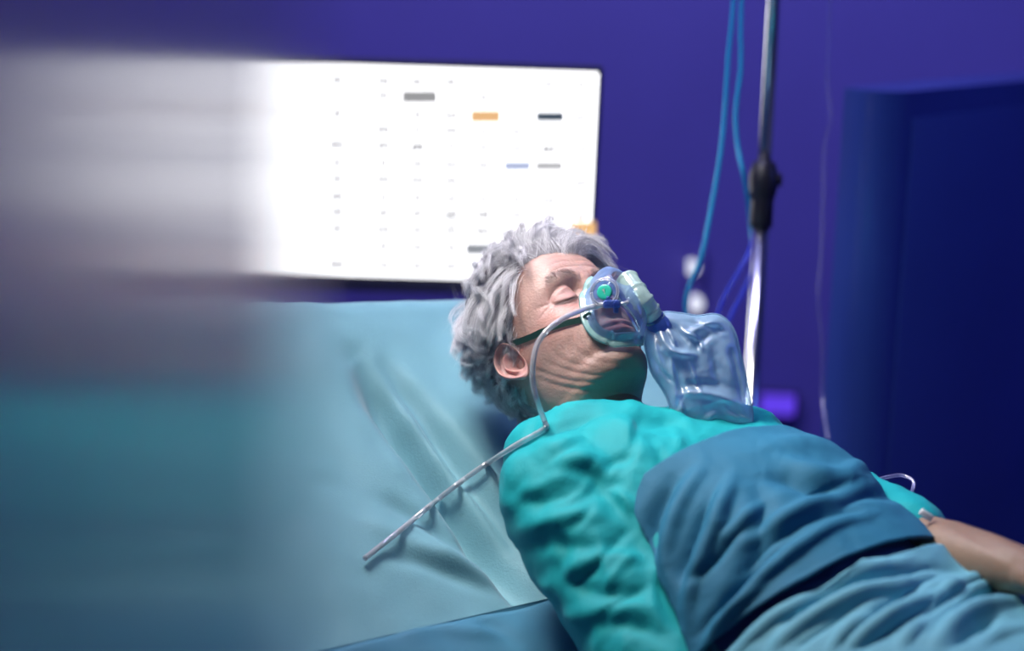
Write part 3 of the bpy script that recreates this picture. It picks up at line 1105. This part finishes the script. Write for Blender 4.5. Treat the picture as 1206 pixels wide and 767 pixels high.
blanket, BV, BF = make_cover('blanket', V, F, bl_strokes, 'paler blue-grey blanket with many diagonal creases over the lap', 'blanket', M_blank, .006, .003)
# dark under sheet seen in the gap between the two
V, F, ph, uu = cover(.255, .45, A_T, B_T, -100 * D2R, 108 * D2R, -.008, ns=60)
under, _, _ = make_cover('under_sheet', V, F, [], 'navy under sheet showing as a dark band between the sheet and the blanket', 'sheet', mat('navy_fabric', (.02, .09, .25), .8, noise_amt=.1, bump=.3, bscale=400))

# ------------------------------------------------------------------ bed
bed = empty('hospital_bed', (*BP(0, -.6, -.2)[:2], 0), 'hospital bed with raised pale teal backrest behind the patient', 'bed')


def MBP(a, b, c):
    return BP(a, b + .11 * a * np.clip((b + .42) / .82, 0, 1), c)


def slab(name, a0, a1, b0, b1, ctop, thick, rad, matl, frame, strokes, parent, na=150, nb=150, corner=.1, namp=.0):
    """soft rounded slab; frame(a,b,c)->world"""
    a = np.linspace(a0, a1, na); b = np.linspace(b0, b1, nb)
    Bm, Am = np.meshgrid(b, a, indexing='ij')
    ca_, cb_ = (a0 + a1) / 2, (b0 + b1) / 2
    ha, hb = (a1 - a0) / 2, (b1 - b0) / 2
    xa, xb = (Am - ca_) / ha, (Bm - cb_) / hb
    # pull the corners in
    qa, qb = np.abs(xa) * ha, np.abs(xb) * hb
    ex, ey = np.clip(qa - (ha - corner), 0, None), np.clip(qb - (hb - corner), 0, None)
    L = np.sqrt(ex ** 2 + ey ** 2) + 1e-9
    m = np.maximum(ex, ey)
    k = np.where((ex > 0) & (ey > 0), m / L, 1)
    Am2 = np.where((ex > 0) & (ey > 0), ca_ + np.sign(xa) * (ha - corner + ex * k), Am)
    Bm2 = np.where((ex > 0) & (ey > 0), cb_ + np.sign(xb) * (hb - corner + ey * k), Bm)
    de = np.minimum(ha - np.abs(Am - ca_), hb - np.abs(Bm - cb_))
    t = np.clip(de / rad, 0, 1)
    hh = rad * (np.sqrt(1 - (1 - t) ** 2) - 1)
    top = np.stack([frame(x, y, ctop + z) for x, y, z in zip(Am2.ravel(), Bm2.ravel(), hh.ravel())])
    bot = np.stack([frame(x, y, ctop - thick - z) for x, y, z in zip(Am2.ravel(), Bm2.ravel(), hh.ravel())])
    N0 = frame(0, 0, 1) - frame(0, 0, 0)
    pxy, _ = proj(top)
    top = top + N0 * (stroke_field(pxy, strokes) * t.ravel())[:, None] + (N0 * (fbm(top, 5, 3, 4) * namp)[:, None] if namp else 0)
    n = na * nb
    F = [tuple(f) for f in gridfaces(nb, na)] + [tuple(f[::-1]) for f in gridfaces(nb, na, off=n)]
    bd = [j for j in range(na)] + [i * na + na - 1 for i in range(1, nb)] + [(nb - 1) * na + j for j in range(na - 2, -1, -1)] + [i * na for i in range(nb - 2, 0, -1)]
    for i in range(len(bd)):
        p, q = bd[i], bd[(i + 1) % len(bd)]
        F.append((q, p, p + n, q + n))
    V = np.vstack([top, bot])
    return link(name, orient(mesh(name, V, F)), matl, parent), V, F


mat_strokes = [
    ([(420, 425), (470, 490), (520, 555), (570, 620), (622, 690), (650, 740)], 13, -.065),
    ([(455, 430), (500, 480), (550, 545), (600, 610), (640, 670)], 7, -.028),
    ([(440, 425), (490, 490), (540, 555), (595, 625)], 5, .012),
    ([(445, 585), (490, 610), (540, 640), (590, 665)], 7, -.010),
    ([(430, 615), (480, 640), (540, 668), (600, 690)], 8, .008),
    ([(450, 655), (500, 665), (560, 685), (605, 700)], 7, -.008),
    ([(480, 610), (530, 655), (575, 690)], 6, .006),
    ([(530, 590), (560, 640), (600, 690)], 5, -.005),
]
BACKC = -.135
_, MV, MF = slab('backrest_mattress', -.335, .60, -.42, .425, BACKC, .13, .05, M_bed, MBP, mat_strokes, bed, na=220, nb=220, corner=.13, namp=.006)
MATBVH = BVHTree.FromPolygons([Vector(v) for v in MV], MF)
hinge = BP(0, -.46, BACKC)


def SP(a, b, c):
    return hinge + a * RB + b * fv + np.array([0, 0, c])


_, MV2, MF2 = slab('seat_mattress', -.335, .60, -.02, 1.35, 0.0, .13, .05, M_bed, SP, [], bed, na=60, nb=90, corner=.08, namp=.004)
# frame
for nm, args in (('backrest_frame', (BP(.13, -.02, BACKC - .155), RB, UB, FB, .86, .80, .04)),
                 ('seat_frame', (SP(.13, .66, -.16), RB, fv, (0, 0, 1), .86, 1.36, .05))):
    V, F = box_geo(*args)
    o = link(nm, bevel_mesh(mesh(nm, V, F), .008), M_metal, bed, smooth=False)
for a_ in (-.24, .5):
    for b_ in (.1, 1.2):
        p = SP(a_, b_, -.18)
        lg = tube('leg', [p, (p[0], p[1], .1)], .022, M_metal, bed)
        tube('caster', [(p[0] - .015, p[1], .052), (p[0] + .015, p[1], .052)], .05, M_black, lg, n=24)
p = SP(.13, .65, -.3)
box('base_frame', (p[0], p[1], .35), (.6, 1.2, .05), M_metal, bed, bev=.008, axes=(tuple(RB), tuple(fv), (0, 0, 1)))
for b_ in (.25, 1.05):
    q = SP(.13, b_, -.18)
    tube('lift_column', [q, (q[0], q[1], .35)], .05, M_metal, bed, n=20)
# loose sheet tucked at the near hip
slabm, _, _ = slab('draw_sheet', .02, .62, -.42, -.07, BACKC + .012, .02, .012, M_bsheet, BP,
                   [([(500, 730), (540, 745), (600, 750)], 6, .006), ([(540, 715), (580, 740), (620, 767)], 6, -.006)], None, na=80, nb=50, corner=.03, namp=.01)
tag(slabm, 'folded light blue draw sheet lying on the mattress beside the near arm', 'sheet')

# ------------------------------------------------------------------ oxygen mask
mask = empty('oxygen_mask', tuple(hw([0, 10, -50])), 'clear oxygen mask with pale green rim over nose and mouth, feeding a clear reservoir bag', 'mask')
rim_pts = [(0, 17, 3), (12, 12, -3), (21, 6, -16), (28, 2, -32), (34, -1, -48), (35, -2, -64), (29, 0, -80), (17, 8, -93), (0, 14, -98)]
full = rim_pts + [(-p[0], p[1], p[2]) for p in rim_pts[-2:0:-1]]
full = full + [full[0]]
# keep the rim just clear of the skin
rim = []
for p in catmull(full, 8)[:-1]:
    rim.append(np.array(p, float))
rim = np.array(rim)
nrim = len(rim)
rimw = hw(rim)
for i in range(nrim):
    loc, n, idx, d = HEADBVH.find_nearest(Vector(rimw[i]))
    nn = nrm(np.array(n)); nn = nn if nn @ HW[:, 1] > 0 else -nn
    sd_ = (rimw[i] - np.array(loc)) @ nn
    if sd_ < .003: rimw[i] += nn * (.003 - sd_)
    elif sd_ > .006: rimw[i] -= nn * (sd_ - .006)
rim = (rimw - H0) @ HW * 1000
apex_c = np.array([0, 52, -34.0])
apex_n = nrm(np.array([0, .86, .1]))
V = []
NRr = 26
angs = np.linspace(0, 2 * math.pi, nrim, endpoint=False)
apex_ring = np.array([apex_c + 13 * (math.sin(a) * np.array([1, 0, 0]) + math.cos(a) * np.array([0, -.12, 1.0])) for a in angs])
for k in range(NRr):
    t = k / (NRr - 1)
    ty = math.sin(t * math.pi / 2) ** .8
    tr_ = t ** 1.7
    ringp = rim * (1 - tr_) + apex_ring * tr_
    ringp[:, 1] = rim[:, 1] * (1 - ty) + apex_ring[:, 1] * ty
    V.append(hw(ringp))
V = np.vstack(V)
domeo = link('mask_shell', orient(mesh('mask_shell', V, gridfaces(NRr, nrim, True))), M_dome, mask)
DOMEBVH = BVHTree.FromPolygons([Vector(v) for v in V], [tuple(f) for f in gridfaces(NRr, nrim, True)])
# rim: broad rolled flange
cen = rim.mean(0)
flV = []
prof = [(-3, -1.0), (-2, 1.5), (1, 3.0), (4, 5.5), (6.5, 9), (7.5, 12), (6, 12), (5, 8), (2, 4.2), (-1, .5)]
for k in range(nrim):
    t_ = rim[(k + 1) % nrim] - rim[k - 1]; t_ /= np.linalg.norm(t_)
    inw = cen - rim[k]; inw[1] = 0; inw -= t_ * (inw @ t_); inw /= np.linalg.norm(inw)
    fwd = np.cross(t_, inw); fwd = fwd if fwd[1] > 0 else -fwd
    for a_, b_ in prof:
        flV.append(rim[k] + inw * (a_ * 1.2 - 2) + fwd * b_ * .85)
V = hw(np.array(flV))
F = []
npf = len(prof)
for k in range(nrim):
    for j in range(npf):
        F.append((k * npf + j, k * npf + (j + 1) % npf, ((k + 1) % nrim) * npf + (j + 1) % npf, ((k + 1) % nrim) * npf + j))
o = link('mask_rim', orient(mesh('mask_rim', V, F)), M_rim, mask)
o['label'] = 'pale green soft rim'

# swivel connector from the apex down to the bag
A0 = hw([0, 47, -26]); A1 = P(741, 333, 2.795); A2 = P(775, 381, 2.80)
path = catmull([P(736, 326, 2.815), P(746, 340, 2.80), P(755, 352, 2.79), P(765, 366, 2.795), P(771, 376, 2.80)], 10)
rr = []
for k in range(len(path)):
    s = k / (len(path) - 1)
    if k < 4:
        rr.append((.006, .0105, .013, .0142)[k]); continue
    rr.append(.0130 - .0012 * s + (.0015 if min(abs(s - .35), abs(s - .55), abs(s - .75)) < .025 or s > .95 else 0))
tube('swivel_connector', path, rr, M_conn, mask, n=28)
path2 = [P(770, 374, 2.80), P(779, 388, 2.80), P(786, 402, 2.805)]
tube('bag_collar', catmull(path2, 5), [.0125] * 3 + [.0135] * 3 + [.012] * 2 + [.011] * 3, M_bconn, mask, n=24)

# valve on the near cheek of the shell
vp = hit(713, 345, DOMEBVH); vn = None
loc, n, i, d = DOMEBVH.ray_cast(Vector(CAM), Vector(ray(713, 345)))
vn = nrm(np.array(n)); vn = vn if vn @ CB > 0 else -vn
vn = nrm(vn * .5 + CB * .5)


def disc(name, c, n, r, th, m, parent, seg=40, dish=0.0):
    return tube(name, [c - n * th * .5, c - n * th * .5 + n * 1e-5, c + n * th * .35, c + n * th * .5, c + n * (th * .5 + 1e-5)], [r * .9, r, r, r * .88, r * .5], m, parent, n=seg)


disc('valve_seat', vp + vn * .001, vn, .0165, .003, M_dome, mask)
for q_, rr_ in ((.0145, .0009), (.0168, .0007)):
    ax_ = nrm(np.cross(vn, CU)); ay_ = np.cross(vn, ax_)
    cr_ = [vp + vn * .003 + q_ * (math.cos(t) * ax_ + math.sin(t) * ay_) for t in np.linspace(0, 2 * math.pi, 49)]
    tube('valve_ring', cr_, rr_, M_clear, mask, n=8)
vdisc = disc('valve_disc', vp + vn * .0035, vn, .0088, .003, M_valve, mask)
vdisc['label'] = 'round green valve disc'
V, F = join([box_geo(vp + vn * .0053 + CU * .0005, nrm(CR + .3 * CU), vn, nrm(CU - .3 * CR), .0012, .0006, .006),
             box_geo(vp + vn * .0053 + CU * .0028 - CR * .001, nrm(CR + .9 * CU), vn, nrm(CU - .9 * CR), .003, .0006, .001)])
link('valve_mark', mesh('valve_mark', V, F), M_white, vdisc, smooth=False)
# blue gas inlet
bc = vp + (-CU * .013 + CR * .007) + CB * .005
V, F = join([box_geo(bc, CR, CU, CB, .020, .009, .012), box_geo(bc - CU * .004 + CR * .005, CR, CU, CB, .006, .013, .010), box_geo(bc + CU * .003 - CR * .004, CR, CU, CB, .005, .012, .008)])
link('gas_inlet', bevel_mesh(mesh('gas_inlet', V, F), .0018), M_bconn, mask)
sp = [bc + CR * .008, bc + CR * .018 + CU * .002, P(741, 352, 2.79), P(752, 350, 2.785)]
tube('inlet_spout', catmull(sp, 6), .0022, M_clear, mask, n=10)

# reservoir bag: inflated outline
ol = [(770, 378), (782, 368), (800, 369), (822, 372), (842, 370), (856, 377), (866, 392), (872, 415), (878, 442), (884, 470), (886, 497), (872, 505), (846, 506),
      (820, 505), (796, 499), (792, 486), (782, 462), (768, 440), (761, 415), (760, 392)]
ocl = catmull(ol + [ol[0]], 6)[:-1]
cxy = np.array([822, 438])
NB = 34
top, bot = [], []
for k in range(NB):
    t = k / (NB - 1)
    q = cxy + (ocl - cxy) * t
    th = .021 * (1 - t ** 2.6) ** .6 if t < 1 else 0
    for s, lst in ((1, top), (-1, bot)):
        d0 = 2.80 + (q[:, 0] - 780) * .00012 - (q[:, 1] - 400) * .00022
        lst.append(np.array([P(x, y, dd - s * th) for (x, y), dd in zip(q, d0)]))
top = np.vstack(top); bot = np.vstack(bot)
bag_strokes = [
    ([(784, 383), (792, 398), (796, 412)], 1.6, .006), ([(800, 388), (822, 400), (828, 414)], 1.6, .006), ([(805, 378), (835, 385), (858, 392)], 1.6, -.005),
    ([(770, 420), (782, 440), (796, 452)], 1.6, -.005), ([(812, 425), (818, 445), (826, 462)], 1.7, .006), ([(800, 470), (806, 490), (815, 502)], 1.6, .005),
    ([(860, 410), (868, 440), (874, 470)], 1.6, -.005), ([(790, 415), (792, 440), (800, 462)], 1.6, .005), ([(852, 478), (862, 490), (880, 496)], 1.8, .005),
    ([(776, 385), (784, 405), (798, 415), (818, 418)], 2.6, .008), ([(786, 380), (800, 392), (812, 408)], 3, -.007),
    ([(812, 392), (835, 380), (856, 378)], 3, .007), ([(818, 418), (825, 400), (850, 388)], 4, -.006),
    ([(778, 412), (800, 417), (822, 418)], 2.5, .006), ([(796, 420), (800, 450), (808, 470)], 3, -.006),
    ([(795, 465), (820, 463), (850, 468), (876, 480)], 3, .006), ([(800, 455), (830, 452), (860, 456)], 4, -.005),
    ([(850, 400), (858, 430), (868, 460)], 4, .005), ([(838, 410), (845, 440), (850, 460)], 4, -.005),
    ([(830, 500), (836, 492), (845, 485)], 3, .006), ([(770, 400), (776, 425), (788, 445)], 3, .005),
    ([(792, 486), (795, 470), (792, 440)], 2.5, .004),
]
for arr, s in ((top, 1), (bot, -1)):
    hh = stroke_field(proj(arr)[0], bag_strokes)
    tt = np.repeat(np.linspace(0, 1, NB), len(ocl))
    wgt = np.clip((1 - tt) * 6, 0, 1)
    arr += CB * ((hh * (1 if s > 0 else .3) + s * fbm(arr, 30, 3, s + 3) * .0022) * wgt)[:, None]
m_ = len(ocl)
V = np.vstack([top, bot])
F = [tuple(f) for f in gridfaces(NB, m_, True)] + [tuple(f[::-1]) for f in gridfaces(NB, m_, True, off=NB * m_)]
bago = o = link('reservoir_bag', orient(mesh('reservoir_bag', V, F)), M_bag, mask)
o['label'] = 'crumpled clear reservoir bag'
seam = np.array([P(x, y, 2.80 + (x - 780) * .00012 - (y - 400) * .00022) for x, y in np.vstack([ocl, ocl[:1]])])
tube('bag_seam', seam, .0012, M_bag, bago, n=6)


# elastic strap laid on the cheek
def ribbon(name, pts, width, m, parent, bvh, off=.002, up=CU, th=.0012):
    C = []
    for x, y in pts:
        h_ = hit(x, y, bvh, off)
        C.append(h_)
    C = [c for c in C if c is not None]
    C = catmull(C, 6)
    V = []
    T = np.gradient(C, axis=0)
    for c, t in zip(C, T):
        t = nrm(t)
        sd = nrm(np.cross(t, CB)); nn = nrm(np.cross(sd, t))
        for a_, b_ in ((-1, -1), (-1, 1), (1, 1), (1, -1)):
            V.append(c + sd * a_ * width / 2 + nn * b_ * th / 2)
    F = [tuple(f) for f in gridfaces(len(C), 4, True)] + [(0, 1, 2, 3), tuple(len(V) - 4 + k for k in (3, 2, 1, 0))]
    return link(name, orient(mesh(name, V, F)), m, parent, smooth=False)


ribbon('strap', [(686, 376), (674, 379), (662, 382), (650, 386), (638, 391), (625, 397), (612, 402), (600, 406), (592, 408)], .0072, M_green, mask, HEADBVH, .003)['label'] = 'dark green elastic strap'
# strap end threaded through the rim
e0 = [hit(686, 376, HEADBVH, .004), P(689, 372, 2.79), P(695, 369, 2.785), P(700, 378, 2.79), P(705, 394, 2.80)]
V, F = tube_geo(catmull(e0, 5), .0018, 8)
link('strap_end', orient(mesh('strap_end', V, F)), M_green, mask)

# ------------------------------------------------------------------ clear oxygen hose
pp = [bc - CR * .008]
for (x, y, d_) in [(700, 361, 2.775), (684, 366, 2.76), (664, 375, 2.74), (646, 388, 2.725), (633, 406, 2.72), (628, 428, 2.715), (628, 452, 2.715), (634, 476, 2.72)]:
    pp.append(P(x, y, d_))
h_ = hit(641, 495, GOWNBVH, .004)
pp.append(h_ if h_ is not None else P(641, 495, 2.72))
h_ = hit(643, 504, GOWNBVH, .004)
pp.append(h_ if h_ is not None else P(643, 504, 2.72))
for (x, y) in [(630, 512), (612, 522), (594, 533)]:
    h_ = hit(x, y, GOWNBVH, .005)
    pp.append(h_ if h_ is not None else P(x, y, np.interp(x, [590, 630], [2.80, 2.74])))
for (x, y) in catmull([(575, 545), (560, 555), (530, 577), (500, 601), (475, 622), (455, 638), (430, 658)], 4):
    h_ = hit(x, y, MATBVH, .012)
    if h_ is not None: pp.append(h_)
hose = tube('oxygen_hose', catmull(pp, 10), .0032, M_clear, None, n=14)
tag(hose, 'clear oxygen hose looping from the mask past the cheek and down across the mattress', 'hose')

# ------------------------------------------------------------------ drip line at the far wrist
ft = catmull([P(1030, 566, 2.78), P(1045, 562, 2.78), P(1062, 560, 2.78), P(1075, 566, 2.77), P(1075, 576, 2.76), P(1070, 588, 2.74), P(1080, 600, 2.70), P(1092, 608, 2.66)], 8)
ct_ = tube('drip_line', ft, .0020, M_faint, None, n=10)
tag(ct_, 'thin clear drip line looping above the far forearm', 'tube')
V, F = join([box_geo(P(1091, 607, 2.64), nrm(CR - .7 * CU), nrm(CU + .7 * CR), CB, .016, .008, .004)])
o = link('catheter_hub', bevel_mesh(mesh('catheter_hub', V, F), .0015), M_white, ct_)

# ------------------------------------------------------------------ monitor
MD = 3.72
mon = empty('monitor', tuple(P(480, 330, MD + .05)), 'large lit flat monitor showing a white table, behind the head of the bed', 'monitor')
my = 3 * D2R
mx = nrm(np.array([math.cos(my), math.sin(my), 0])); mz = nrm(np.array([.006, 0, 1.0])); myv = np.cross(mz, mx)
tr = P(704, 86, MD)            # top right corner of the lit area
SWD = .585; SHT = .328
cM = tr - mx * SWD / 2 - mz * SHT / 2


def MP(u_, v_, d=0):
    """u across from left 0..1, v down 0..1"""
    return tr - mx * SWD * (1 - u_) - mz * SHT * v_ - myv * d


V, F = box_geo(cM + myv * .016, mx, myv, mz, SWD + .014, .03, SHT + .016)
link('housing', bevel_mesh(mesh('housing', V, F), .003), M_black, mon, smooth=False)
V, F = box_geo(cM - mz * (SHT / 2 + .014) + myv * .016, mx, myv, mz, SWD + .014, .032, .022)
link('lower_bezel', bevel_mesh(mesh('lower_bezel', V, F), .003), mat('bezel_grey', (.06, .06, .09), .5), mon, smooth=False)
V, F = box_geo(cM, mx, myv, mz, SWD, .003, SHT)
M_screen = emis('screen_light', (.98, .98, 1.0), 3.3)
link('screen', mesh('screen', V, F), M_screen, mon, smooth=False)


def mark(name, x0, y0, x1, y1, m, kind=None):
    """coloured field on the table, given by its photo pixel box, put on the screen plane"""
    pts = []
    for x, y in ((x0, y0), (x1, y0), (x1, y1), (x0, y1)):
        d = ray(x, y); n = myv
        t = ((tr - myv * .0022 - CAM) @ n) / (d @ n)
        pts.append(CAM + d * t)
    return pts


def cellmat(n, c): return emis(n, c, 1.12)


for (x0, y0, x1, y1, c, lb) in [(474, 108, 511, 120, (.42, .42, .43), 'grey table cell'), (555, 131, 586, 143, (1.0, .60, .28), 'orange table cell'),
                                (632, 133, 661, 142, (.06, .09, .13), 'dark slate table cell'), (594, 191, 622, 200, (.55, .62, .85), 'pale blue table cell'),
                                (631, 191, 660, 200, (.60, .60, .62), 'pale grey table cell'), (549, 288, 578, 299, (.36, .38, .42), 'grey table cell low on the screen'), (672, 263, 699, 278, (1.0, .58, .22), 'orange table cell near the screen edge')]:
    pts = mark('c', x0 - 2, y0 - 2, x1 + 2, y1 + 2, None)
    me = mesh('table_cell', pts + [p - myv * .0006 for p in pts], [(0, 1, 2, 3), (7, 6, 5, 4), (0, 4, 5, 1), (1, 5, 6, 2), (2, 6, 7, 3), (3, 7, 4, 0)])
    link('table_cell', me, cellmat('cell', c), mon, smooth=False)['label'] = lb
G = []
rows = [98, 115, 137, 155, 174, 195, 214, 235, 253, 273, 293, 315]
colsx = [395, 450, 490, 530, 568, 607, 645, 683]
for r_i, y in enumerate(rows):
    for c_i, x in enumerate(colsx):
        if RNG.random() < .12: continue
        yy = y + (x - 600) * .018
        ww = RNG.integers(4, 9)
        nch = 3
        for q in range(nch):
            xx = x - ww + q * (2 * ww / nch)
            pts = mark('t', xx, yy - 3.8, xx + 2 * ww / nch * .9, yy + 3.8, None)
            G.append((np.array(pts), [(0, 1, 2, 3)]))
for (x0, x1, y) in [(480, 546, 97), (520, 575, 255), (520, 560, 262), (525, 570, 270), (612, 662, 178), (410, 466, 134), (478, 508, 176)]:
    x = x0
    while x < x1:
        ln = RNG.uniform(3, 9)
        pts = mark('t', x, y - 2.2, min(x + ln, x1), y + 2.2, None)
        G.append((np.array(pts), [(0, 1, 2, 3)]))
        x += ln + 2.5
V, F = join(G)
o = link('table_text', mesh('table_text', V, F), emis('text_grey', (.3, .31, .34), .4), mon, smooth=False)
o['kind'] = 'stuff'
# mount arm to the back wall
V, F = join([box_geo(cM + myv * .045, mx, myv, mz, .14, .03, .14)])
link('mount_plate', bevel_mesh(mesh('mount_plate', V, F), .004), M_black, mon)
e_ = cM + myv * .06
tube('mount_arm', [e_, (e_[0] + .02, WY - .01, e_[2])], .02, M_black, mon, n=16)

# ------------------------------------------------------------------ drip stand
stand = empty('drip_stand', (*P(888, 440, 3.45)[:2], 0), 'tall chrome drip stand with black height clamp beside the bed', 'stand')
pb = P(886, 440, 3.45)
pt = P(911, 0, 3.45)
# true vertical through the clamp
cx_, cy_ = P(898, 222, 3.45)[:2]
ax2 = (pt - pb) / (pt[2] - pb[2])
def onp(z): return P(898, 222, 3.45) + ax2 * (z - P(898, 222, 3.45)[2])
zc = P(898, 222, 3.45)[2]
tube('lower_pole', [onp(.12), onp(zc - .02)], .0125, M_chrome, stand, n=24)
tube('upper_pole', [onp(zc), onp(2.1)], .0098, M_chrome, stand, n=24)
kz = [-.055, -.052, -.02, -.015, -.01, .0, .012, .022, .03, .036, .038]
kr = [.014, .0165, .0165, .0165, .0185, .0205, .0215, .0205, .018, .016, .012]
hcl = tube('height_clamp', [onp(zc + k) for k in kz], kr, M_black, stand, n=24)
k0 = onp(zc + .012)
tube('clamp_knob', [k0 + CR * .015, k0 + CR * .020 + CB * .0, k0 + CR * .026], [.009, .0105, .009], M_black, hcl, n=16)
for k in range(5):
    a = 2 * math.pi * k / 5 + .3
    c = onp(.12)
    e_ = c + np.array([.28 * math.cos(a), .28 * math.sin(a), -.05])
    leg = tube('base_leg', [c, e_], .012, M_chrome, stand)
    tube('caster', [e_ + np.array([-.01 * math.sin(a), .01 * math.cos(a), -.045]), e_ + np.array([.01 * math.sin(a), -.01 * math.cos(a), -.045])], .025, M_black, leg, n=20)
for s in (1, -1):
    c = onp(2.1)
    tube('hook', catmull([c, c + s * CR * .06, c + s * CR * .09 + np.array([0, 0, .01]), c + s * CR * .1 + np.array([0, 0, .04])], 5), .004, M_chrome, stand)
    

def line(name, pts, r, m, label, n=12):
    o = tube(name, catmull([P(*p) for p in pts], 8), r, m, None, n=n)
    return tag(o, label, 'tube', group='tubes and cables hanging by the drip stand')


line('gas_tube', [(868, -110, 3.4), (866, -40, 3.4), (862, 20, 3.4), (857, 70, 3.4), (853, 130, 3.4), (848, 180, 3.4), (838, 240, 3.4), (826, 300, 3.4), (812, 335, 3.42), (807, 360, 3.44), (812, 395, 3.46), (830, 430, 3.5)], .0035, M_btube, 'turquoise tube, the left of two, hanging down to the wall outlet')
line('gas_tube', [(876, -110, 3.4), (874, -30, 3.4), (872, 30, 3.4), (872, 80, 3.4), (866, 130, 3.4), (868, 170, 3.4), (876, 210, 3.4), (882, 250, 3.49), (886, 300, 3.50), (884, 370, 3.50), (882, 440, 3.50), (885, 520, 3.5)], .0035, M_btube, 'turquoise tube nearer the chrome pole, wavy, passing behind the pole')
line('signal_cable', [(890, 262, 3.46), (882, 295, 3.46), (868, 322, 3.46), (850, 355, 3.46), (838, 392, 3.46)], .0028, M_dtube, 'deep blue cable slanting down left of the chrome pole, the upper of two')
line('signal_cable', [(894, 285, 3.5), (886, 315, 3.5), (874, 345, 3.5), (860, 372, 3.5), (850, 400, 3.5)], .0026, M_dtube, 'deep blue cable slanting down left of the chrome pole, the lower of two')
line('infusion_line', [(977, -110, 3.5), (977, -20, 3.5), (976, 40, 3.5), (974, 100, 3.5), (978, 140, 3.5), (970, 175, 3.5), (969, 230, 3.5), (967, 290, 3.5), (963, 350, 3.5), (968, 410, 3.5), (968, 470, 3.5), (975, 520, 3.45)], .0022, M_faint, 'thin clear infusion line hanging right of the chrome pole')

# wall outlet with chrome fittings behind the bag
def wallp(px, py, off=0.0):
    d = ray(px, py); t = (WY - off - CAM[1]) / d[1]
    return CAM + d * t


wo = empty('wall_outlet', tuple(wallp(816, 340)), 'small wall outlet with two bright round fittings behind the reservoir bag', 'outlet')
box('backplate', tuple(wallp(817, 340, .01)), (.035, .02, .16), mat('outlet_violet', (.13, .10, .42), .4), wo, bev=.004)
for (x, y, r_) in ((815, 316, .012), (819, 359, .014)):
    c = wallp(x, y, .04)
    tube('glint_cap', [c + np.array([0, .03, 0]), c + np.array([0, .004, 0]), c, c - np.array([0, .003, 0])], [r_, r_, r_ * .8, r_ * .3], emis('fitting_glint', (.82, .85, 1.0), 1.4), wo, n=20)  # glowing caps stand in for highlights on the chrome fittings
# low violet lit lamp
vl = empty('night_light', tuple(wallp(922, 476)), 'small glowing violet wall light low beyond the far shoulder', 'lamp')
box('lamp_housing', tuple(wallp(915, 477, .012)), (.080, .024, .05), M_black, vl, bev=.003)
box('lamp_lens', tuple(wallp(915, 477, .026)), (.068, .008, .040), emis('violet_light', (.14, .06, .95), 1.0), vl, bev=.002)

# ------------------------------------------------------------------ dark cabinet at the right
def yawv(deg):
    a = deg * D2R
    return np.array([math.sin(a), math.cos(a), 0])


cw = yawv(44)                       # along the front, receding to the right
cn = np.array([cw[1], -cw[0], 0])   # out of the front, toward the camera side
cnr = P(1046, 110, 3.55)
ctop_z = cnr[2]
cwid, cdep = .62, .08
# plan outline with a broad rounded near corner
c0 = np.array([cnr[0], cnr[1]])
pl = []
RR = .06
w2, n2 = cw[:2], cn[:2]
back = c0 - n2 * cdep
for k in range(13):
    a = k / 12 * math.pi / 2
    cc2 = c0 + w2 * RR - n2 * RR
    pl.append(cc2 - w2 * RR * math.cos(a) + n2 * RR * math.sin(a))
pl += [c0 + w2 * cwid, c0 + w2 * cwid - n2 * cdep, back]
cab = empty('cabinet', (c0[0], c0[1], 0), 'dark navy glossy cabinet with rounded corner standing at the right', 'cabinet')


def prism(name, pl, z0, z1, m, parent, bev=.006):
    n = len(pl)
    V = [(p[0], p[1], z0) for p in pl] + [(p[0], p[1], z1) for p in pl]
    F = [tuple(range(n))[::-1], tuple(range(n, 2 * n))] + [(i, (i + 1) % n, n + (i + 1) % n, n + i) for i in range(n)]
    me = orient(mesh(name, V, F))
    o = link(name, me, m, parent)
    me.set_sharp_from_angle(angle=.7)
    return o


prism('carcass', pl, .08, ctop_z - .0, M_cab, cab)
prism('plinth', [np.array(p) * .97 + np.array(c0 + w2 * .3 - n2 * .2) * .03 for p in pl], 0, .08, M_black, cab)
dcx = c0 + w2 * (RR + .25) + n2 * .0006
box('cabinet_door', (dcx[0], dcx[1], (ctop_z + .1) / 2 + .0), (.49, .004, ctop_z - .18), M_cab, cab, bev=.003, axes=(tuple(cw), tuple(cn), (0, 0, 1)))
